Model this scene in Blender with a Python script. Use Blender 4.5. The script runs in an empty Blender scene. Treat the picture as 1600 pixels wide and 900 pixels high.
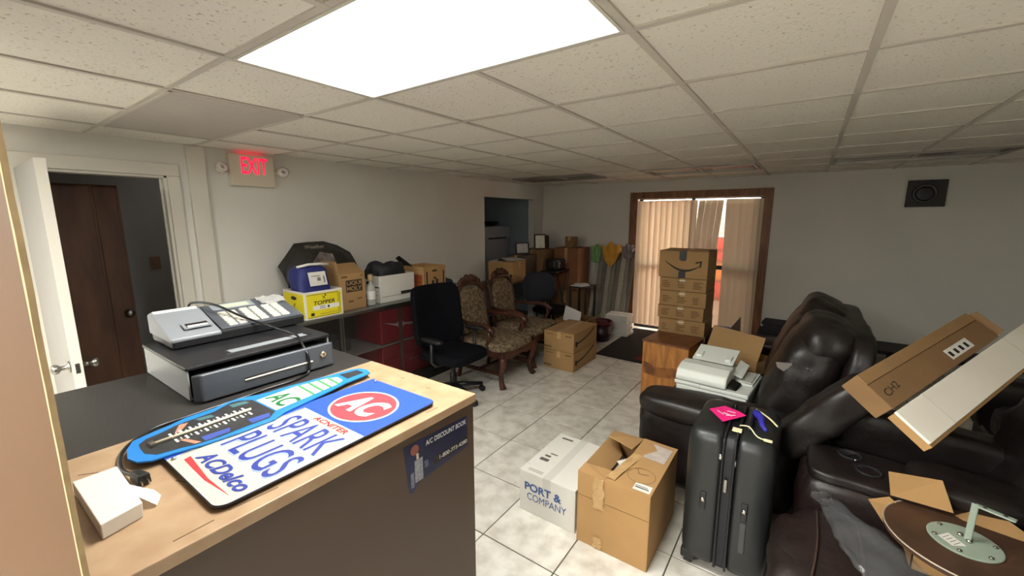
import bpy, bmesh, math, random
from mathutils import Vector, Matrix, noise
random.seed(7)
C = bpy.context.scene.collection
R = math.radians
# ------------------------------------------------------------------ camera, world, light, exposure
CAM = (0, 0, 1.77)
cd = bpy.data.cameras.new('camera'); cd.sensor_width = 36; cd.lens = 36 * 647.8 / 1600; cd.clip_start = .02
cam = bpy.data.objects.new('camera', cd); C.objects.link(cam)
a_, b_, c_ = -0.6163, 0.1679, -0.0012
fw = Vector((math.sin(a_) * math.cos(b_), math.cos(a_) * math.cos(b_), -math.sin(b_)))
rt0 = Vector((math.cos(a_), -math.sin(a_), 0)); up0 = rt0.cross(fw)
rt = rt0 * math.cos(c_) + up0 * math.sin(c_); up = up0 * math.cos(c_) - rt0 * math.sin(c_)
M = Matrix((rt, up, -fw)).transposed().to_4x4(); M.translation = CAM
cam.matrix_world = M
bpy.context.scene.camera = cam
w = bpy.data.worlds.new('sky'); bpy.context.scene.world = w; w.use_nodes = True
w.node_tree.nodes['Background'].inputs[0].default_value = (1.0, .93, .84, 1)
w.node_tree.nodes['Background'].inputs[1].default_value = 12.0
PANEL_POWER = 24.0
REAR_FILL_POWER = 92.0  # added fill fittings behind the camera, to lift the far end
vs = bpy.context.scene.view_settings
vs.view_transform = 'Standard'; vs.look = 'None'; vs.gamma = 1; vs.exposure = 0.36; vs.use_curve_mapping = False

# ------------------------------------------------------------------ helpers
ROOTM = {}
class MB:
    def __init__(s): s.bm = bmesh.new()
    def add(s, verts, faces, M=None):
        vv = [s.bm.verts.new(M @ Vector(v) if M else v) for v in verts]
        for f in faces:
            try: s.bm.faces.new([vv[i] for i in f])
            except ValueError: pass
        return s
    def box(s, x0, x1, y0, y1, z0, z1, M=None):
        v = [(x, y, z) for x in (x0, x1) for y in (y0, y1) for z in (z0, z1)]
        return s.add(v, [(0, 1, 3, 2), (4, 6, 7, 5), (0, 4, 5, 1), (2, 3, 7, 6), (0, 2, 6, 4), (1, 5, 7, 3)], M)
    def hexa(s, bot, top):
        v = list(bot) + list(top)
        return s.add(v, [(3, 2, 1, 0), (4, 5, 6, 7), (0, 1, 5, 4), (1, 2, 6, 5), (2, 3, 7, 6), (3, 0, 4, 7)])
    def quad(s, a, b, c, d): return s.add([a, b, c, d], [(0, 1, 2, 3)])
    def prism(s, pts, h0, h1, axis='z', M=None):
        n = len(pts)
        def mk(p, h): return {'z': (p[0], p[1], h), 'y': (p[0], h, p[1]), 'x': (h, p[0], p[1])}[axis]
        v = [mk(p, h0) for p in pts] + [mk(p, h1) for p in pts]
        f = [tuple(range(n))[::-1], tuple(range(n, 2 * n))] + [(i, (i + 1) % n, n + (i + 1) % n, n + i) for i in range(n)]
        return s.add(v, f, M)
    def lathe(s, prof, cx=0, cy=0, cz=0, seg=20, M=None):
        v = []; f = []
        for r, z in prof:
            for k in range(seg):
                t = 2 * math.pi * k / seg; v.append((cx + r * math.cos(t), cy + r * math.sin(t), cz + z))
        for i in range(len(prof) - 1):
            for k in range(seg):
                f.append((i * seg + k, i * seg + (k + 1) % seg, (i + 1) * seg + (k + 1) % seg, (i + 1) * seg + k))
        f.append(tuple(range(seg))[::-1]); f.append(tuple((len(prof) - 1) * seg + k for k in range(seg)))
        return s.add(v, f, M)
    def tube(s, pts, r, seg=8, smooth=0):
        P = [Vector(p) for p in pts]
        if smooth:
            Q = []
            for i in range(len(P) - 1):
                p0 = P[max(i - 1, 0)]; p1 = P[i]; p2 = P[i + 1]; p3 = P[min(i + 2, len(P) - 1)]
                for k in range(smooth):
                    t = k / smooth
                    Q.append(.5 * ((2 * p1) + (p2 - p0) * t + (2 * p0 - 5 * p1 + 4 * p2 - p3) * t * t + (3 * p1 - p0 - 3 * p2 + p3) * t ** 3))
            P = Q + [P[-1]]
        n = len(P); rr = r if isinstance(r, (list, tuple)) else [r] * n
        if len(rr) != n: rr = [rr[0] + (rr[-1] - rr[0]) * i / (n - 1) for i in range(n)]
        v = []; f = []; ref = None
        for i in range(n):
            d = (P[min(i + 1, n - 1)] - P[max(i - 1, 0)]).normalized()
            if ref is None: ref = d.orthogonal().normalized()
            ref = (ref - d * ref.dot(d))
            ref = ref.normalized() if ref.length > 1e-6 else d.orthogonal().normalized()
            b = d.cross(ref)
            for k in range(seg):
                t = 2 * math.pi * k / seg; v.append(P[i] + (ref * math.cos(t) + b * math.sin(t)) * rr[i])
        for i in range(n - 1):
            for k in range(seg):
                f.append((i * seg + k, i * seg + (k + 1) % seg, (i + 1) * seg + (k + 1) % seg, (i + 1) * seg + k))
        f.append(tuple(range(seg))[::-1]); f.append(tuple((n - 1) * seg + k for k in range(seg)))
        return s.add(v, f)
    def puff(s, c, size, k=4, n=10, rot=(0, 0, 0), wr=0, seed=0, pinch=None):
        from mathutils import Euler
        E = Matrix.Translation(c) @ Euler(rot).to_matrix().to_4x4()
        key = {}; vl = []; fl = []
        def vid(p):
            kk = tuple(round(x, 5) for x in p)
            if kk not in key:
                key[kk] = len(vl); x, y, z = p
                m = (abs(x) ** k + abs(y) ** k + abs(z) ** k) ** (1 / k)
                q = Vector((x / m * size[0] / 2, y / m * size[1] / 2, z / m * size[2] / 2))
                if pinch: q = pinch(q)
                if wr:
                    q += (q.normalized()) * wr * noise.noise(q * 9 + Vector((seed, seed * 2.1, 3)))
                vl.append(E @ q)
            return key[kk]
        for ax in range(3):
            for sg in (-1, 1):
                for i in range(n):
                    for j in range(n):
                        quad = []
                        for di, dj in ((0, 0), (1, 0), (1, 1), (0, 1)):
                            p = [0, 0, 0]; p[ax] = sg; p[(ax + 1) % 3] = -1 + 2 * (i + di) / n; p[(ax + 2) % 3] = -1 + 2 * (j + dj) / n
                            quad.append(vid(p))
                        fl.append(tuple(quad) if sg > 0 else tuple(quad[::-1]))
        return s.add(vl, fl)

def obj(name, mb, m, parent=None, world=True, bevel=0, smooth=False, kind=None, label=None, solid=0, seg=2):
    bmesh.ops.recalc_face_normals(mb.bm, faces=mb.bm.faces)
    me = bpy.data.meshes.new(name); mb.bm.to_mesh(me); mb.bm.free()
    return obj_me(name, me, m, parent, world, bevel, smooth, kind, label, solid, seg)
def obj_me(name, me, m, parent=None, world=True, bevel=0, smooth=False, kind=None, label=None, solid=0, seg=2):
    o = bpy.data.objects.new(name, me); C.objects.link(o)
    if m: 
        me.materials.clear(); me.materials.append(m)
    if smooth: me.polygons.foreach_set('use_smooth', [True] * len(me.polygons))
    if parent:
        if world and parent.name in ROOTM: me.transform(ROOTM[parent.name].inverted())
        o.parent = parent
        if parent.name in ROOTM: ROOTM[o.name] = ROOTM[parent.name]
    if solid:
        md = o.modifiers.new('solid', 'SOLIDIFY'); md.thickness = solid; md.offset = 0
    if bevel:
        md = o.modifiers.new('bevel', 'BEVEL'); md.width = bevel; md.segments = seg; md.limit_method = 'ANGLE'
        md.harden_normals = False
    if kind: o['kind'] = kind
    if label: o['label'] = label
    return o
def thing(name, label, cat, loc=(0, 0, 0), rz=0, group=None, rot=None):
    o = bpy.data.objects.new(name, None); C.objects.link(o); o.empty_display_size = .1
    Mx = Matrix.Translation(loc) @ (rot.to_4x4() if rot else Matrix.Rotation(rz, 4, 'Z'))
    o.matrix_world = Mx; ROOTM[o.name] = Mx
    o['label'] = label; o['category'] = cat
    if group: o['group'] = group
    return o
def tag(o, label, cat, group=None):
    o['label'] = label; o['category'] = cat
    if group: o['group'] = group
    return o
def struct(name, mb, m, **k):
    return obj(name, mb, m, kind='structure', **k)
def pm(o, r, u):
    r = Vector(r).normalized(); u = Vector(u); u = (u - r * u.dot(r)).normalized(); n = r.cross(u)
    Mx = Matrix((r, u, n)).transposed().to_4x4(); Mx.translation = o; return Mx
def text(s, w, h, Mx, m, parent, name='lettering', bold=0, shear=0, lift=.0008, world=True):
    cu = bpy.data.curves.new('t', 'FONT'); cu.body = s; cu.offset = bold; cu.shear = shear; cu.extrude = 0; cu.resolution_u = 4
    ob = bpy.data.objects.new('t', cu); C.objects.link(ob)
    dg = bpy.context.evaluated_depsgraph_get()
    me = bpy.data.meshes.new_from_object(ob.evaluated_get(dg))
    bpy.data.objects.remove(ob); bpy.data.curves.remove(cu)
    xs = [v.co.x for v in me.vertices]; ys = [v.co.y for v in me.vertices]
    cx, cy = (min(xs) + max(xs)) / 2, (min(ys) + max(ys)) / 2
    sx = w / (max(xs) - min(xs)); sy = h / (max(ys) - min(ys))
    me.transform(Mx @ Matrix.Translation((0, 0, lift)) @ Matrix.Diagonal((sx, sy, 1, 1)) @ Matrix.Translation((-cx, -cy, 0)))
    return obj_me(name, me, m, parent, world)
def srgb(c):
    f = lambda x: x / 12.92 if x <= .04045 else ((x + .055) / 1.055) ** 2.4
    return tuple(f(x / 255) for x in c)
MATS = {}
def mat(name, col, rough=.6, metal=0, var=0, vscale=6, col2=None, bump=0, bscale=40, spec=.5, coat=0, stretch=None, detail=4, contrast=None, objrand=0):
    if name in MATS: return MATS[name]
    m = bpy.data.materials.new(name); m.use_nodes = True; nt = m.node_tree; N = nt.nodes; L = nt.links
    b = N['Principled BSDF']; c = srgb(col)
    b.inputs['Base Color'].default_value = (*c, 1); b.inputs['Roughness'].default_value = rough; b.inputs['Metallic'].default_value = metal
    b.inputs['Specular IOR Level'].default_value = spec; b.inputs['Coat Weight'].default_value = coat
    tc = N.new('ShaderNodeTexCoord'); mp = N.new('ShaderNodeMapping'); L.new(tc.outputs['Object'], mp.inputs[0])
    if stretch: mp.inputs['Scale'].default_value = stretch
    if objrand:
        oi = N.new('ShaderNodeObjectInfo'); vm = N.new('ShaderNodeVectorMath'); vm.operation = 'SCALE'
        cmb = N.new('ShaderNodeCombineXYZ'); cmb.inputs[0].default_value = 1; cmb.inputs[1].default_value = .7; cmb.inputs[2].default_value = .3
        L.new(cmb.outputs[0], vm.inputs[0]); mm = N.new('ShaderNodeMath'); mm.operation = 'MULTIPLY'; mm.inputs[1].default_value = 50
        L.new(oi.outputs['Random'], mm.inputs[0]); L.new(mm.outputs[0], vm.inputs['Scale']); L.new(vm.outputs[0], mp.inputs['Location'])
    if var or col2:
        nz = N.new('ShaderNodeTexNoise'); nz.inputs['Scale'].default_value = vscale; nz.inputs['Detail'].default_value = detail
        L.new(mp.outputs[0], nz.inputs[0])
        rp = N.new('ShaderNodeValToRGB'); lo, hi = contrast or (.35, .65)
        rp.color_ramp.elements[0].position = lo; rp.color_ramp.elements[1].position = hi
        c2 = srgb(col2) if col2 else tuple(x * (1 - var) for x in c)
        rp.color_ramp.elements[0].color = (*c2, 1); rp.color_ramp.elements[1].color = (*c, 1)
        L.new(nz.outputs[0], rp.inputs[0]); L.new(rp.outputs[0], b.inputs['Base Color'])
    if bump:
        n2 = N.new('ShaderNodeTexNoise'); n2.inputs['Scale'].default_value = bscale; n2.inputs['Detail'].default_value = 3
        L.new(mp.outputs[0], n2.inputs[0]); bp = N.new('ShaderNodeBump'); bp.inputs['Strength'].default_value = bump; bp.inputs['Distance'].default_value = .01
        L.new(n2.outputs[0], bp.inputs['Height']); L.new(bp.outputs[0], b.inputs['Normal'])
    MATS[name] = m; return m
def emis(name, col, s):
    m = bpy.data.materials.new(name); m.use_nodes = True; b = m.node_tree.nodes['Principled BSDF']
    b.inputs['Base Color'].default_value = (*srgb(col), 1); b.inputs['Emission Color'].default_value = (*srgb(col), 1); b.inputs['Emission Strength'].default_value = s
    return m
def clear(name, col, alpha, rough=.05, spec=.5):
    m = bpy.data.materials.new(name); m.use_nodes = True; nt = m.node_tree; b = nt.nodes['Principled BSDF']
    b.inputs['Base Color'].default_value = (*srgb(col), 1); b.inputs['Roughness'].default_value = rough; b.inputs['Alpha'].default_value = alpha
    b.inputs['Specular IOR Level'].default_value = spec
    return m
# materials
wallm = mat('painted_wall', (220, 217, 209), .75, var=.06, vscale=1.5, bump=.06, bscale=120)
trimw = mat('white_trim', (214, 209, 196), .5, var=.05, vscale=3)
doorw = mat('door_paint', (140, 137, 131), .5, var=.05, vscale=3)
greyw = mat('blue_grey_wall', (176, 190, 200), .8, var=.05, vscale=2)
tilem = mat('floor_tile', (226, 222, 212), .32, col2=(192, 185, 172), vscale=9, detail=9, contrast=(.3, .6), objrand=1, bump=.03, bscale=20)
grout = mat('grout', (92, 84, 76), .9)
ceilm = mat('ceiling_tile', (228, 223, 211), .9, col2=(176, 168, 150), vscale=75, detail=2, contrast=(.27, .38), objrand=1, bump=.2, bscale=80)
barm = mat('ceiling_bar', (196, 190, 178), .5)
panelm = mat('return_panel', (186, 178, 170), .6, var=.05, vscale=20)
woodtrim = mat('trim_wood', (144, 96, 60), .5, col2=(104, 66, 38), vscale=8, stretch=(3, 3, .5), detail=6)
browndoor = mat('brown_door_wood', (108, 70, 46), .55, col2=(78, 48, 30), vscale=4, stretch=(2, 2, .5), detail=6)
card = mat('cardboard', (182, 142, 92), .85, var=.1, vscale=4, bump=.04, bscale=60)
card2 = mat('cardboard_dark', (134, 102, 66), .85, var=.12, vscale=4, bump=.04, bscale=60)
cardtan = mat('cardboard_tan', (170, 134, 88), .85, var=.1, vscale=4)
tape = mat('packing_tape', (196, 160, 110), .3, var=.1, vscale=30)
ink = mat('black_ink', (38, 32, 28), .7)
inkb = mat('brown_ink', (104, 74, 44), .8)
whitep = mat('white_paper', (226, 224, 216), .7, var=.04, vscale=5)
whitec = mat('white_carton', (222, 219, 210), .7, var=.05, vscale=4)
blackp = mat('black_plastic', (26, 26, 28), .38, bump=.04, bscale=200)
blackm = mat('black_matte', (24, 24, 25), .7)
graydk = mat('charcoal_plastic', (72, 76, 82), .35, bump=.03, bscale=250)
graymd = mat('grey_plastic', (128, 132, 136), .4, bump=.03, bscale=250)
silver = mat('chrome', (200, 198, 192), .22, 1)
steel = mat('brushed_steel', (150, 146, 140), .35, 1)
leather = mat('brown_leather', (31, 24, 22), .42, col2=(23, 17, 16), vscale=5, bump=.25, bscale=28, spec=.5)
leather2 = mat('brown_leather_warm', (40, 28, 26), .42, col2=(30, 21, 19), vscale=5, bump=.25, bscale=28)
stitch = mat('piping', (66, 48, 42), .5)
mahog = mat('carved_mahogany', (84, 44, 28), .38, col2=(52, 27, 18), vscale=9, detail=6)
brocade = mat('brocade', (134, 116, 88), .8, col2=(84, 70, 52), vscale=32, detail=3, contrast=(.42, .58), bump=.15, bscale=60)
navyfab = mat('navy_fabric', (13, 14, 19), .9, spec=.12, bump=.1, bscale=150)
red = mat('red_lacquer', (112, 16, 30), .4, var=.1, vscale=4)
yellow = mat('yellow_print', (226, 210, 30), .6, var=.04, vscale=6)
blackshelf = mat('dark_metal', (30, 29, 30), .5)
orangewood = mat('orange_veneer', (204, 138, 68), .45, col2=(156, 98, 46), vscale=5, stretch=(4, 4, .8), detail=6, bump=.03)
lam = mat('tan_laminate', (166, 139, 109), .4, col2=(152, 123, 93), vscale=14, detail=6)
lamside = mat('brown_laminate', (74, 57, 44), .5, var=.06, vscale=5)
blacktop = mat('black_work_mat', (44, 41, 39), .5, bump=.1, bscale=120, var=.15, vscale=8)
glassm = clear('glass', (220, 228, 224), .16, .03)
tint = clear('dim_film_tint', (46, 42, 40), .5, .05)
clearpl2 = clear('clear_plastic', (225, 225, 225), .3, .15)
# ------------------------------------------------------------------ room shell
XL, YB, H = -3.95, 6.55, 2.321
XR, YF = 3.3, -3.4
# floor: grout bed with single ceramic tiles
fl = struct('floor', MB().box(-6.2, XR, YF, 7.2, -.06, -.004), grout)
P = .457; fx, fy = -1.7998, 2.524
tm = None
def tile_mesh(nm, sx, sy, hz, m, drop=.0):
    mb = MB().box(-sx / 2, sx / 2, -sy / 2, sy / 2, -hz, 0)
    bmesh.ops.bevel(mb.bm, geom=[e for e in mb.bm.edges if all(v.co.z > -.001 for v in e.verts)], offset=.002, segments=1, affect='EDGES')
    me = bpy.data.meshes.new(nm); mb.bm.to_mesh(me); mb.bm.free(); me.materials.append(m); return me
tm = tile_mesh('tile', P - .007, P - .007, .008, tilem)
for i in range(-5, 12):
    for j in range(-9, 10):
        x = fx + (i + .5) * P; y = fy + (j + .5) * P
        if XL - .1 < x < 2.6 and -1.3 < y < YB + .05:
            o = bpy.data.objects.new('tile', tm); C.objects.link(o); o.parent = fl
            o.location = (x, y, random.uniform(-.0008, .0006)); o.rotation_euler = (random.uniform(-.001, .001), random.uniform(-.001, .001), random.choice((0, math.pi / 2, math.pi)))
# ceiling: backing slab, tiles and grid bars
ce = struct('ceiling', MB().box(-6.2, XR, YF, 7.2, H + .05, H + .12), ceilm)
T = .6096; cx0, cy0 = -1.7087, .6958
cm = tile_mesh('ceiling_tile', T - .012, T - .012, .016, ceilm)
cm.transform(Matrix.Rotation(math.pi, 4, 'X'))
skip = {(0, 0), (1, 0), (-3, 0), (-2, 0), (0, -4), (1, -4), (-3, -4), (-2, -4)}
unlit = {(0, 7), (1, 7), (-3, 7), (-2, 7), (3, 7), (4, 7)}
for i in range(-4, 9):
    for j in range(-7, 10):
        if (i, j) in skip or (i, j) in unlit: continue
        x0, x1 = cx0 + i * T, cx0 + (i + 1) * T; y0, y1 = cy0 + j * T, cy0 + (j + 1) * T
        if x1 < XL + .02 or x0 > XR - .02 or y1 < YF or y0 > YB - .02: continue
        X0, X1, Y1 = max(x0, XL), min(x1, XR), min(y1, YB)
        if X0 > x0 or X1 < x1 or Y1 < y1:
            o = obj('ceiling_tile', MB().box(X0 + .004, X1 - .004, y0 + .006, Y1 - .004, H + .004, H + .02), ceilm, ce)
        else:
            o = bpy.data.objects.new('ceiling_tile', cm); C.objects.link(o); o.parent = ce
            o.location = ((x0 + x1) / 2, (y0 + y1) / 2, H + .004 + random.uniform(-.001, .002))
            o.rotation_euler = (random.uniform(-.003, .003), random.uniform(-.003, .003), random.choice((0, math.pi)))
for i in range(-4, 9):
    x = cx0 + i * T
    if not XL < x < XR: continue
    segs = ((YF, cy0 + .013), (cy0 + T - .013, YB)) if i == -2 else ((YF, YB),)
    if i == 1: segs = ((YF, cy0 - 4 * T + .013), (cy0 - 3 * T - .013, cy0 + .013), (cy0 + T - .013, YB))
    if i == -2: segs = ((YF, cy0 - 4 * T + .013), (cy0 - 3 * T - .013, cy0 + .013), (cy0 + T - .013, YB))
    for y0, y1 in segs:
        obj('grid_bar', MB().box(x - .013, x + .013, y0, y1, H - .003, H + .02), barm, ce)
for j in range(-6, 10):
    y = cy0 + j * T
    if YF < y < YB:
        for i in range(-4, 9):
            x0, x1 = max(cx0 + i * T, XL), min(cx0 + (i + 1) * T, XR)
            if x1 <= x0: continue
            if (i, j) in ((0, 0), (0, 1)) : pass
            obj('cross_bar', MB().box(x0 + .013, x1 - .013, y - .012, y + .012, H - .002, H + .015), barm, ce)
# walls
wl = MB()
D0, D1, DH = .40, 1.115, 2.085       # doorway in the left wall
N0, N1, NH = 4.87, 6.235, 2.08       # nook opening
for (y0, y1, z0, z1) in ((YF, D0, 0, H + .05), (D0, D1, DH, H + .05), (D1, N0, 0, H + .05), (N0, N1, NH, H + .05), (N1, YB + .1, 0, H + .05)):
    wl.box(XL - .11, XL, y0, y1, z0, z1)
struct('wall_left', wl, wallm)
W0, W1, WH = -2.215, -.515, 2.055
wb = MB()
for (x0, x1, z0, z1) in ((-6.2, W0, 0, H + .05), (W0, W1, WH, H + .05), (W1, XR, 0, H + .05)):
    wb.box(x0, x1, YB, YB + .12, z0, z1)
struct('wall_back', wb, wallm)
struct('wall_right', MB().box(XR, XR + .1, YF, YB, 0, H + .05), wallm)
struct('wall_front', MB().box(-4.06, XR + .1, YF - .1, YF, 0, H + .05), wallm)
# nook and passage beyond the left wall
nk = MB(); nk.box(-5.75, -5.65, 4.2, YB, 0, H + .05); nk.box(-5.65, XL - .11, 4.2, 4.3, 0, H + .05); nk.box(-5.65, XL - .111, YB - .02, YB - .001, 0, H + .05)
struct('wall_nook', nk, greyw)
hl = MB(); hl.box(-5.4, -5.3, -.6, 2.1, 0, H + .05); hl.box(-5.3, XL - .11, 2.0, 2.1, 0, H + .05); hl.box(-5.3, XL - .11, -.7, -.6, 0, H + .05)
struct('wall_passage', hl, mat('passage_wall', (176, 176, 178), .8, var=.05))
# door casing and boxed pilaster
t = MB(); t.box(XL - .001, XL + .02, D1 - .004, D1 + .075, 0, DH - .004); t.box(XL, XL + .02, D0 - .07, D1 + .075, DH - .004, DH + .085); t.box(XL, XL + .02, D0 - .075, D0, 0, DH)
t.box(XL - .11, XL - .0, D1 - .022, D1, 0, DH); t.box(XL - .11, XL, D0, D1, DH - .022, DH); t.box(XL - .07, XL - .05, D1 - .034, D1 - .02, 0, DH - .02)
struct('trim_1', t, trimw, bevel=.004)
struct('trim_2', MB().box(XL - .01, XL + .035, 1.245, 1.362, 0, H), trimw, bevel=.004)
struct('baseboard_back', MB().box(W1 + .1, XR, YB - .015, YB, 0, .1), trimw)
# wooden casing of the sliding door
t = MB(); t.hexa([(W0 - .12, YB - .03, 0), (W0, YB - .03, 0), (W0, YB, 0), (W0 - .12, YB, 0)], [(W0 - .12, YB - .03, WH + .1), (W0, YB - .03, WH), (W0, YB, WH), (W0 - .12, YB, WH + .1)])
t.hexa([(W1, YB - .03, 0), (W1 + .1, YB - .03, 0), (W1 + .1, YB, 0), (W1, YB, 0)], [(W1, YB - .03, WH), (W1 + .1, YB - .03, WH + .1), (W1 + .1, YB, WH + .1), (W1, YB, WH)])
t.add([(W0 - .12, YB - .03, WH + .1), (W0, YB - .03, WH), (W1, YB - .03, WH), (W1 + .1, YB - .03, WH + .1), (W0 - .12, YB, WH + .1), (W0, YB, WH), (W1, YB, WH), (W1 + .1, YB, WH + .1)], [(0, 1, 2, 3), (4, 7, 6, 5), (0, 3, 7, 4), (1, 5, 6, 2)])
struct('trim_3', t, woodtrim, bevel=.003)
# sliding glass door behind the blinds
wd = struct('window_1', MB().box(W0, W1, YB + .085, YB + .115, 0, .05).box(W0, W1, YB + .085, YB + .115, WH - .014, WH), blackshelf)
xm = -1.42
for x in (W0 + .025, xm, W1 - .025): obj('door_stile', MB().box(x - .025, x + .025, YB + .08, YB + .115, .05, WH - .014), blackshelf, wd)
for (x0, x1) in ((W0 + .05, xm - .025), (xm + .025, W1 - .05)):
    obj('rail', MB().box(x0, x1, YB + .085, YB + .11, 1.02, 1.08), blackshelf, wd)
    obj('glass_pane', MB().box(x0, x1, YB + .095, YB + .1, .05, WH - .014), glassm, wd)
obj('added_dim_film', MB().box(xm + .027, W1 - .05, YB + .103, YB + .106, .05, WH - .05), tint, wd)  # dark sheet added to dim the daylight behind the right-hand slats
# outside: paved strip, white clapboard wall and red planter boxes
struct('floor_outside', MB().box(-6, 4, YB + .12, 13, -.15, -.05), mat('paving', (150, 120, 95), .9, var=.15))
ow = struct('wall_outside', MB().box(-6, 4, 10.0, 10.2, -.1, 2.3), mat('outside_wall', (205, 120, 90), .8))
sid = mat('clapboard', (236, 232, 226), .7)
for k in range(12):
    z = 1.35 + k * .1
    obj('siding_board', MB().hexa([(-4, 9.955, z), (3, 9.955, z), (3, 10, z), (-4, 10, z)], [(-4, 9.985, z + .1), (3, 9.985, z + .1), (3, 10, z + .1), (-4, 10, z + .1)]), sid, ow)
rd = mat('red_panel', (235, 84, 60), .6, var=.3, vscale=3); org = mat('orange_panel', (235, 140, 60), .6, var=.3, vscale=5)
for k, (z0, z1, mm) in enumerate(((.05, .35, rd), (.42, .8, org), (.86, 1.02, rd), (1.1, 1.28, rd))):
    obj('panel', MB().box(-2.6, 1.0, 9.93, 9.99, z0, z1), mm, ow)
# light fitting in the grid, plus two unseen fill fittings added behind the camera
lit = emis('lit_diffuser', (251, 251, 246), PANEL_POWER); fill_rear = emis('fill_diffuser_rear', (251, 251, 246), REAR_FILL_POWER); fill_side = emis('fill_diffuser_side', (251, 251, 246), REAR_FILL_POWER * .42)
for (i, j, lab) in ((0, 0, 'brightly lit rectangular fluorescent troffer with white diffuser above the counter'), (0, -4, 'added unseen fill troffer directly behind the viewpoint'), (-3, -4, 'added unseen fill troffer behind the viewpoint nearest the left wall')):
    lx, ly = cx0 + i * T, cy0 + j * T
    lt = thing('ceiling_light', lab, 'light', (lx + T, ly + T / 2, H))
    fx0, fx1, fy0, fy1 = lx + .014, lx + 2 * T - .014, ly + .013, ly + T - .013
    fr = MB(); e = .012
    fr.box(fx0, fx1, fy0, fy0 + e, H - .006, H + .03); fr.box(fx0, fx1, fy1 - e, fy1, H - .006, H + .03); fr.box(fx0, fx0 + e, fy0 + e, fy1 - e, H - .006, H + .03); fr.box(fx1 - e, fx1, fy0 + e, fy1 - e, H - .006, H + .03)
    obj('frame', fr, trimw, lt)
    obj('diffuser', MB().box(fx0 + e, fx1 - e, fy0 + e, fy1 - e, H + .002, H + .006), lit if j == 0 else (fill_rear if i == 0 else fill_side), lt)
rp = thing('ceiling_return_panel', 'flat grey rectangular panel in the ceiling grid near the doorway', 'panel', (cx0 - 2 * T, cy0 + T / 2, H))
obj('panel_face', MB().box(cx0 - 3 * T + .02, cx0 - T - .02, cy0 + .018, cy0 + T - .018, H - .001, H + .004), panelm, rp)
fr = MB(); a0, a1, b0, b1 = cx0 - 3 * T + .012, cx0 - T - .012, cy0 + .01, cy0 + T - .01
fr.box(a0, a1, b0, b0 + .012, H - .005, H + .01); fr.box(a0, a1, b1 - .012, b1, H - .005, H + .01); fr.box(a0, a0 + .012, b0, b1, H - .005, H + .01); fr.box(a1 - .012, a1, b0, b1, H - .005, H + .01)
obj('frame', fr, barm, rp)
offd = mat('unlit_diffuser', (120, 116, 108), .25)
for k, (i, nm) in enumerate(((-3, 'unlit ceiling light in the far corner above the alcove'), (0, 'unlit ceiling light above the wooden framed blinds'), (3, 'unlit ceiling light in the grid in front of the wall fan'))):
    x0, x1, y0, y1 = cx0 + i * T + .015, cx0 + (i + 2) * T - .015, cy0 + 7 * T + .014, cy0 + 8 * T - .014
    u = thing('ceiling_light', nm, 'light', ((x0 + x1) / 2, (y0 + y1) / 2, H))
    fr = MB(); fr.box(x0, x1, y0, y0 + .025, H - .02, H + .03); fr.box(x0, x1, y1 - .025, y1, H - .02, H + .03); fr.box(x0, x0 + .025, y0 + .025, y1 - .025, H - .02, H + .03); fr.box(x1 - .025, x1, y0 + .025, y1 - .025, H - .02, H + .03)
    obj('frame', fr, steel, u)
    obj('diffuser', MB().box(x0 + .025, x1 - .025, y0 + .025, y1 - .025, H + .004, H + .01), offd, u)
# white door, standing open into the room
dr = struct('door_1', MB().box(XL + .03, XL + .03 + .74, D0 - .03, D0 + .012, .012, 2.07), doorw, bevel=.003)
ex = XL + .77
obj('door_edge', MB().box(ex - .002, ex + .002, D0 - .03, D0 + .012, .013, 2.069), trimw, dr)
obj('latch_plate', MB().box(ex, ex + .004, D0 - .018, D0, .935, .99), steel, dr)
for sg, y in ((-1, D0 - .03), (1, D0 + .012)):
    k = MB(); Mx = Matrix.Translation((ex - .06, y, .965)) @ Matrix.Rotation(-sg * math.pi / 2, 4, 'X')
    k.lathe([(.032, 0), (.032, .006), (.013, .012), (.012, .035), (.024, .044), (.029, .058), (.022, .07), (.004, .074)], seg=20, M=Mx)
    obj('door_knob', k, steel, dr, smooth=True)
# brown door in the passage
bx = -4.62; bd = MB(); ang = R(0)
d2 = struct('door_2', MB().box(bx - .02, bx + .02, .22, .965, .02, 2.03), browndoor, bevel=.003)
for y0, y1 in ((.24, .42), (.436, .80), (.816, .95)):
    obj('door_board', MB().box(bx + .02, bx + .027, y0, y1, .03, 2.02), browndoor, d2, bevel=.004)
k = MB(); k.lathe([(.03, 0), (.03, .006), (.013, .012), (.012, .03), (.026, .042), (.03, .055), (.02, .067), (.004, .07)], seg=18, M=Matrix.Translation((bx + .025, .915, .99)) @ Matrix.Rotation(math.pi / 2, 4, 'Y'))
obj('door_knob', k, steel, d2, smooth=True)
sp = thing('switch_plate', 'small beige switch plate on the grey passage wall', 'switch', (-5.3, 1.31, 1.33))
obj('plate', MB().box(-5.3, -5.293, 1.27, 1.35, 1.27, 1.39), mat('beige_plate', (150, 120, 96), .5), sp, bevel=.002)
obj('toggle', MB().box(-5.293, -5.283, 1.303, 1.317, 1.318, 1.342), mat('beige_toggle', (170, 140, 112), .5), sp)
pl_ = thing('passage_fill_lamp', 'small round fill lamp added out of sight in the passage behind the doorway', 'lamp', (-4.7, 1.75, H + .05))  # unseen lamp added to brighten the passage
obj('base', MB().lathe([(.09, -.02), (.09, 0)], -4.7, 1.75, H + .05, seg=20), trimw, pl_)
obj('globe', MB().lathe([(.02, -.075), (.06, -.06), (.078, -.035), (.075, -.0205)], -4.7, 1.75, H + .05, seg=20), emis('passage_fill_glow', (255, 244, 226), 8), pl_, smooth=True)
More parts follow.
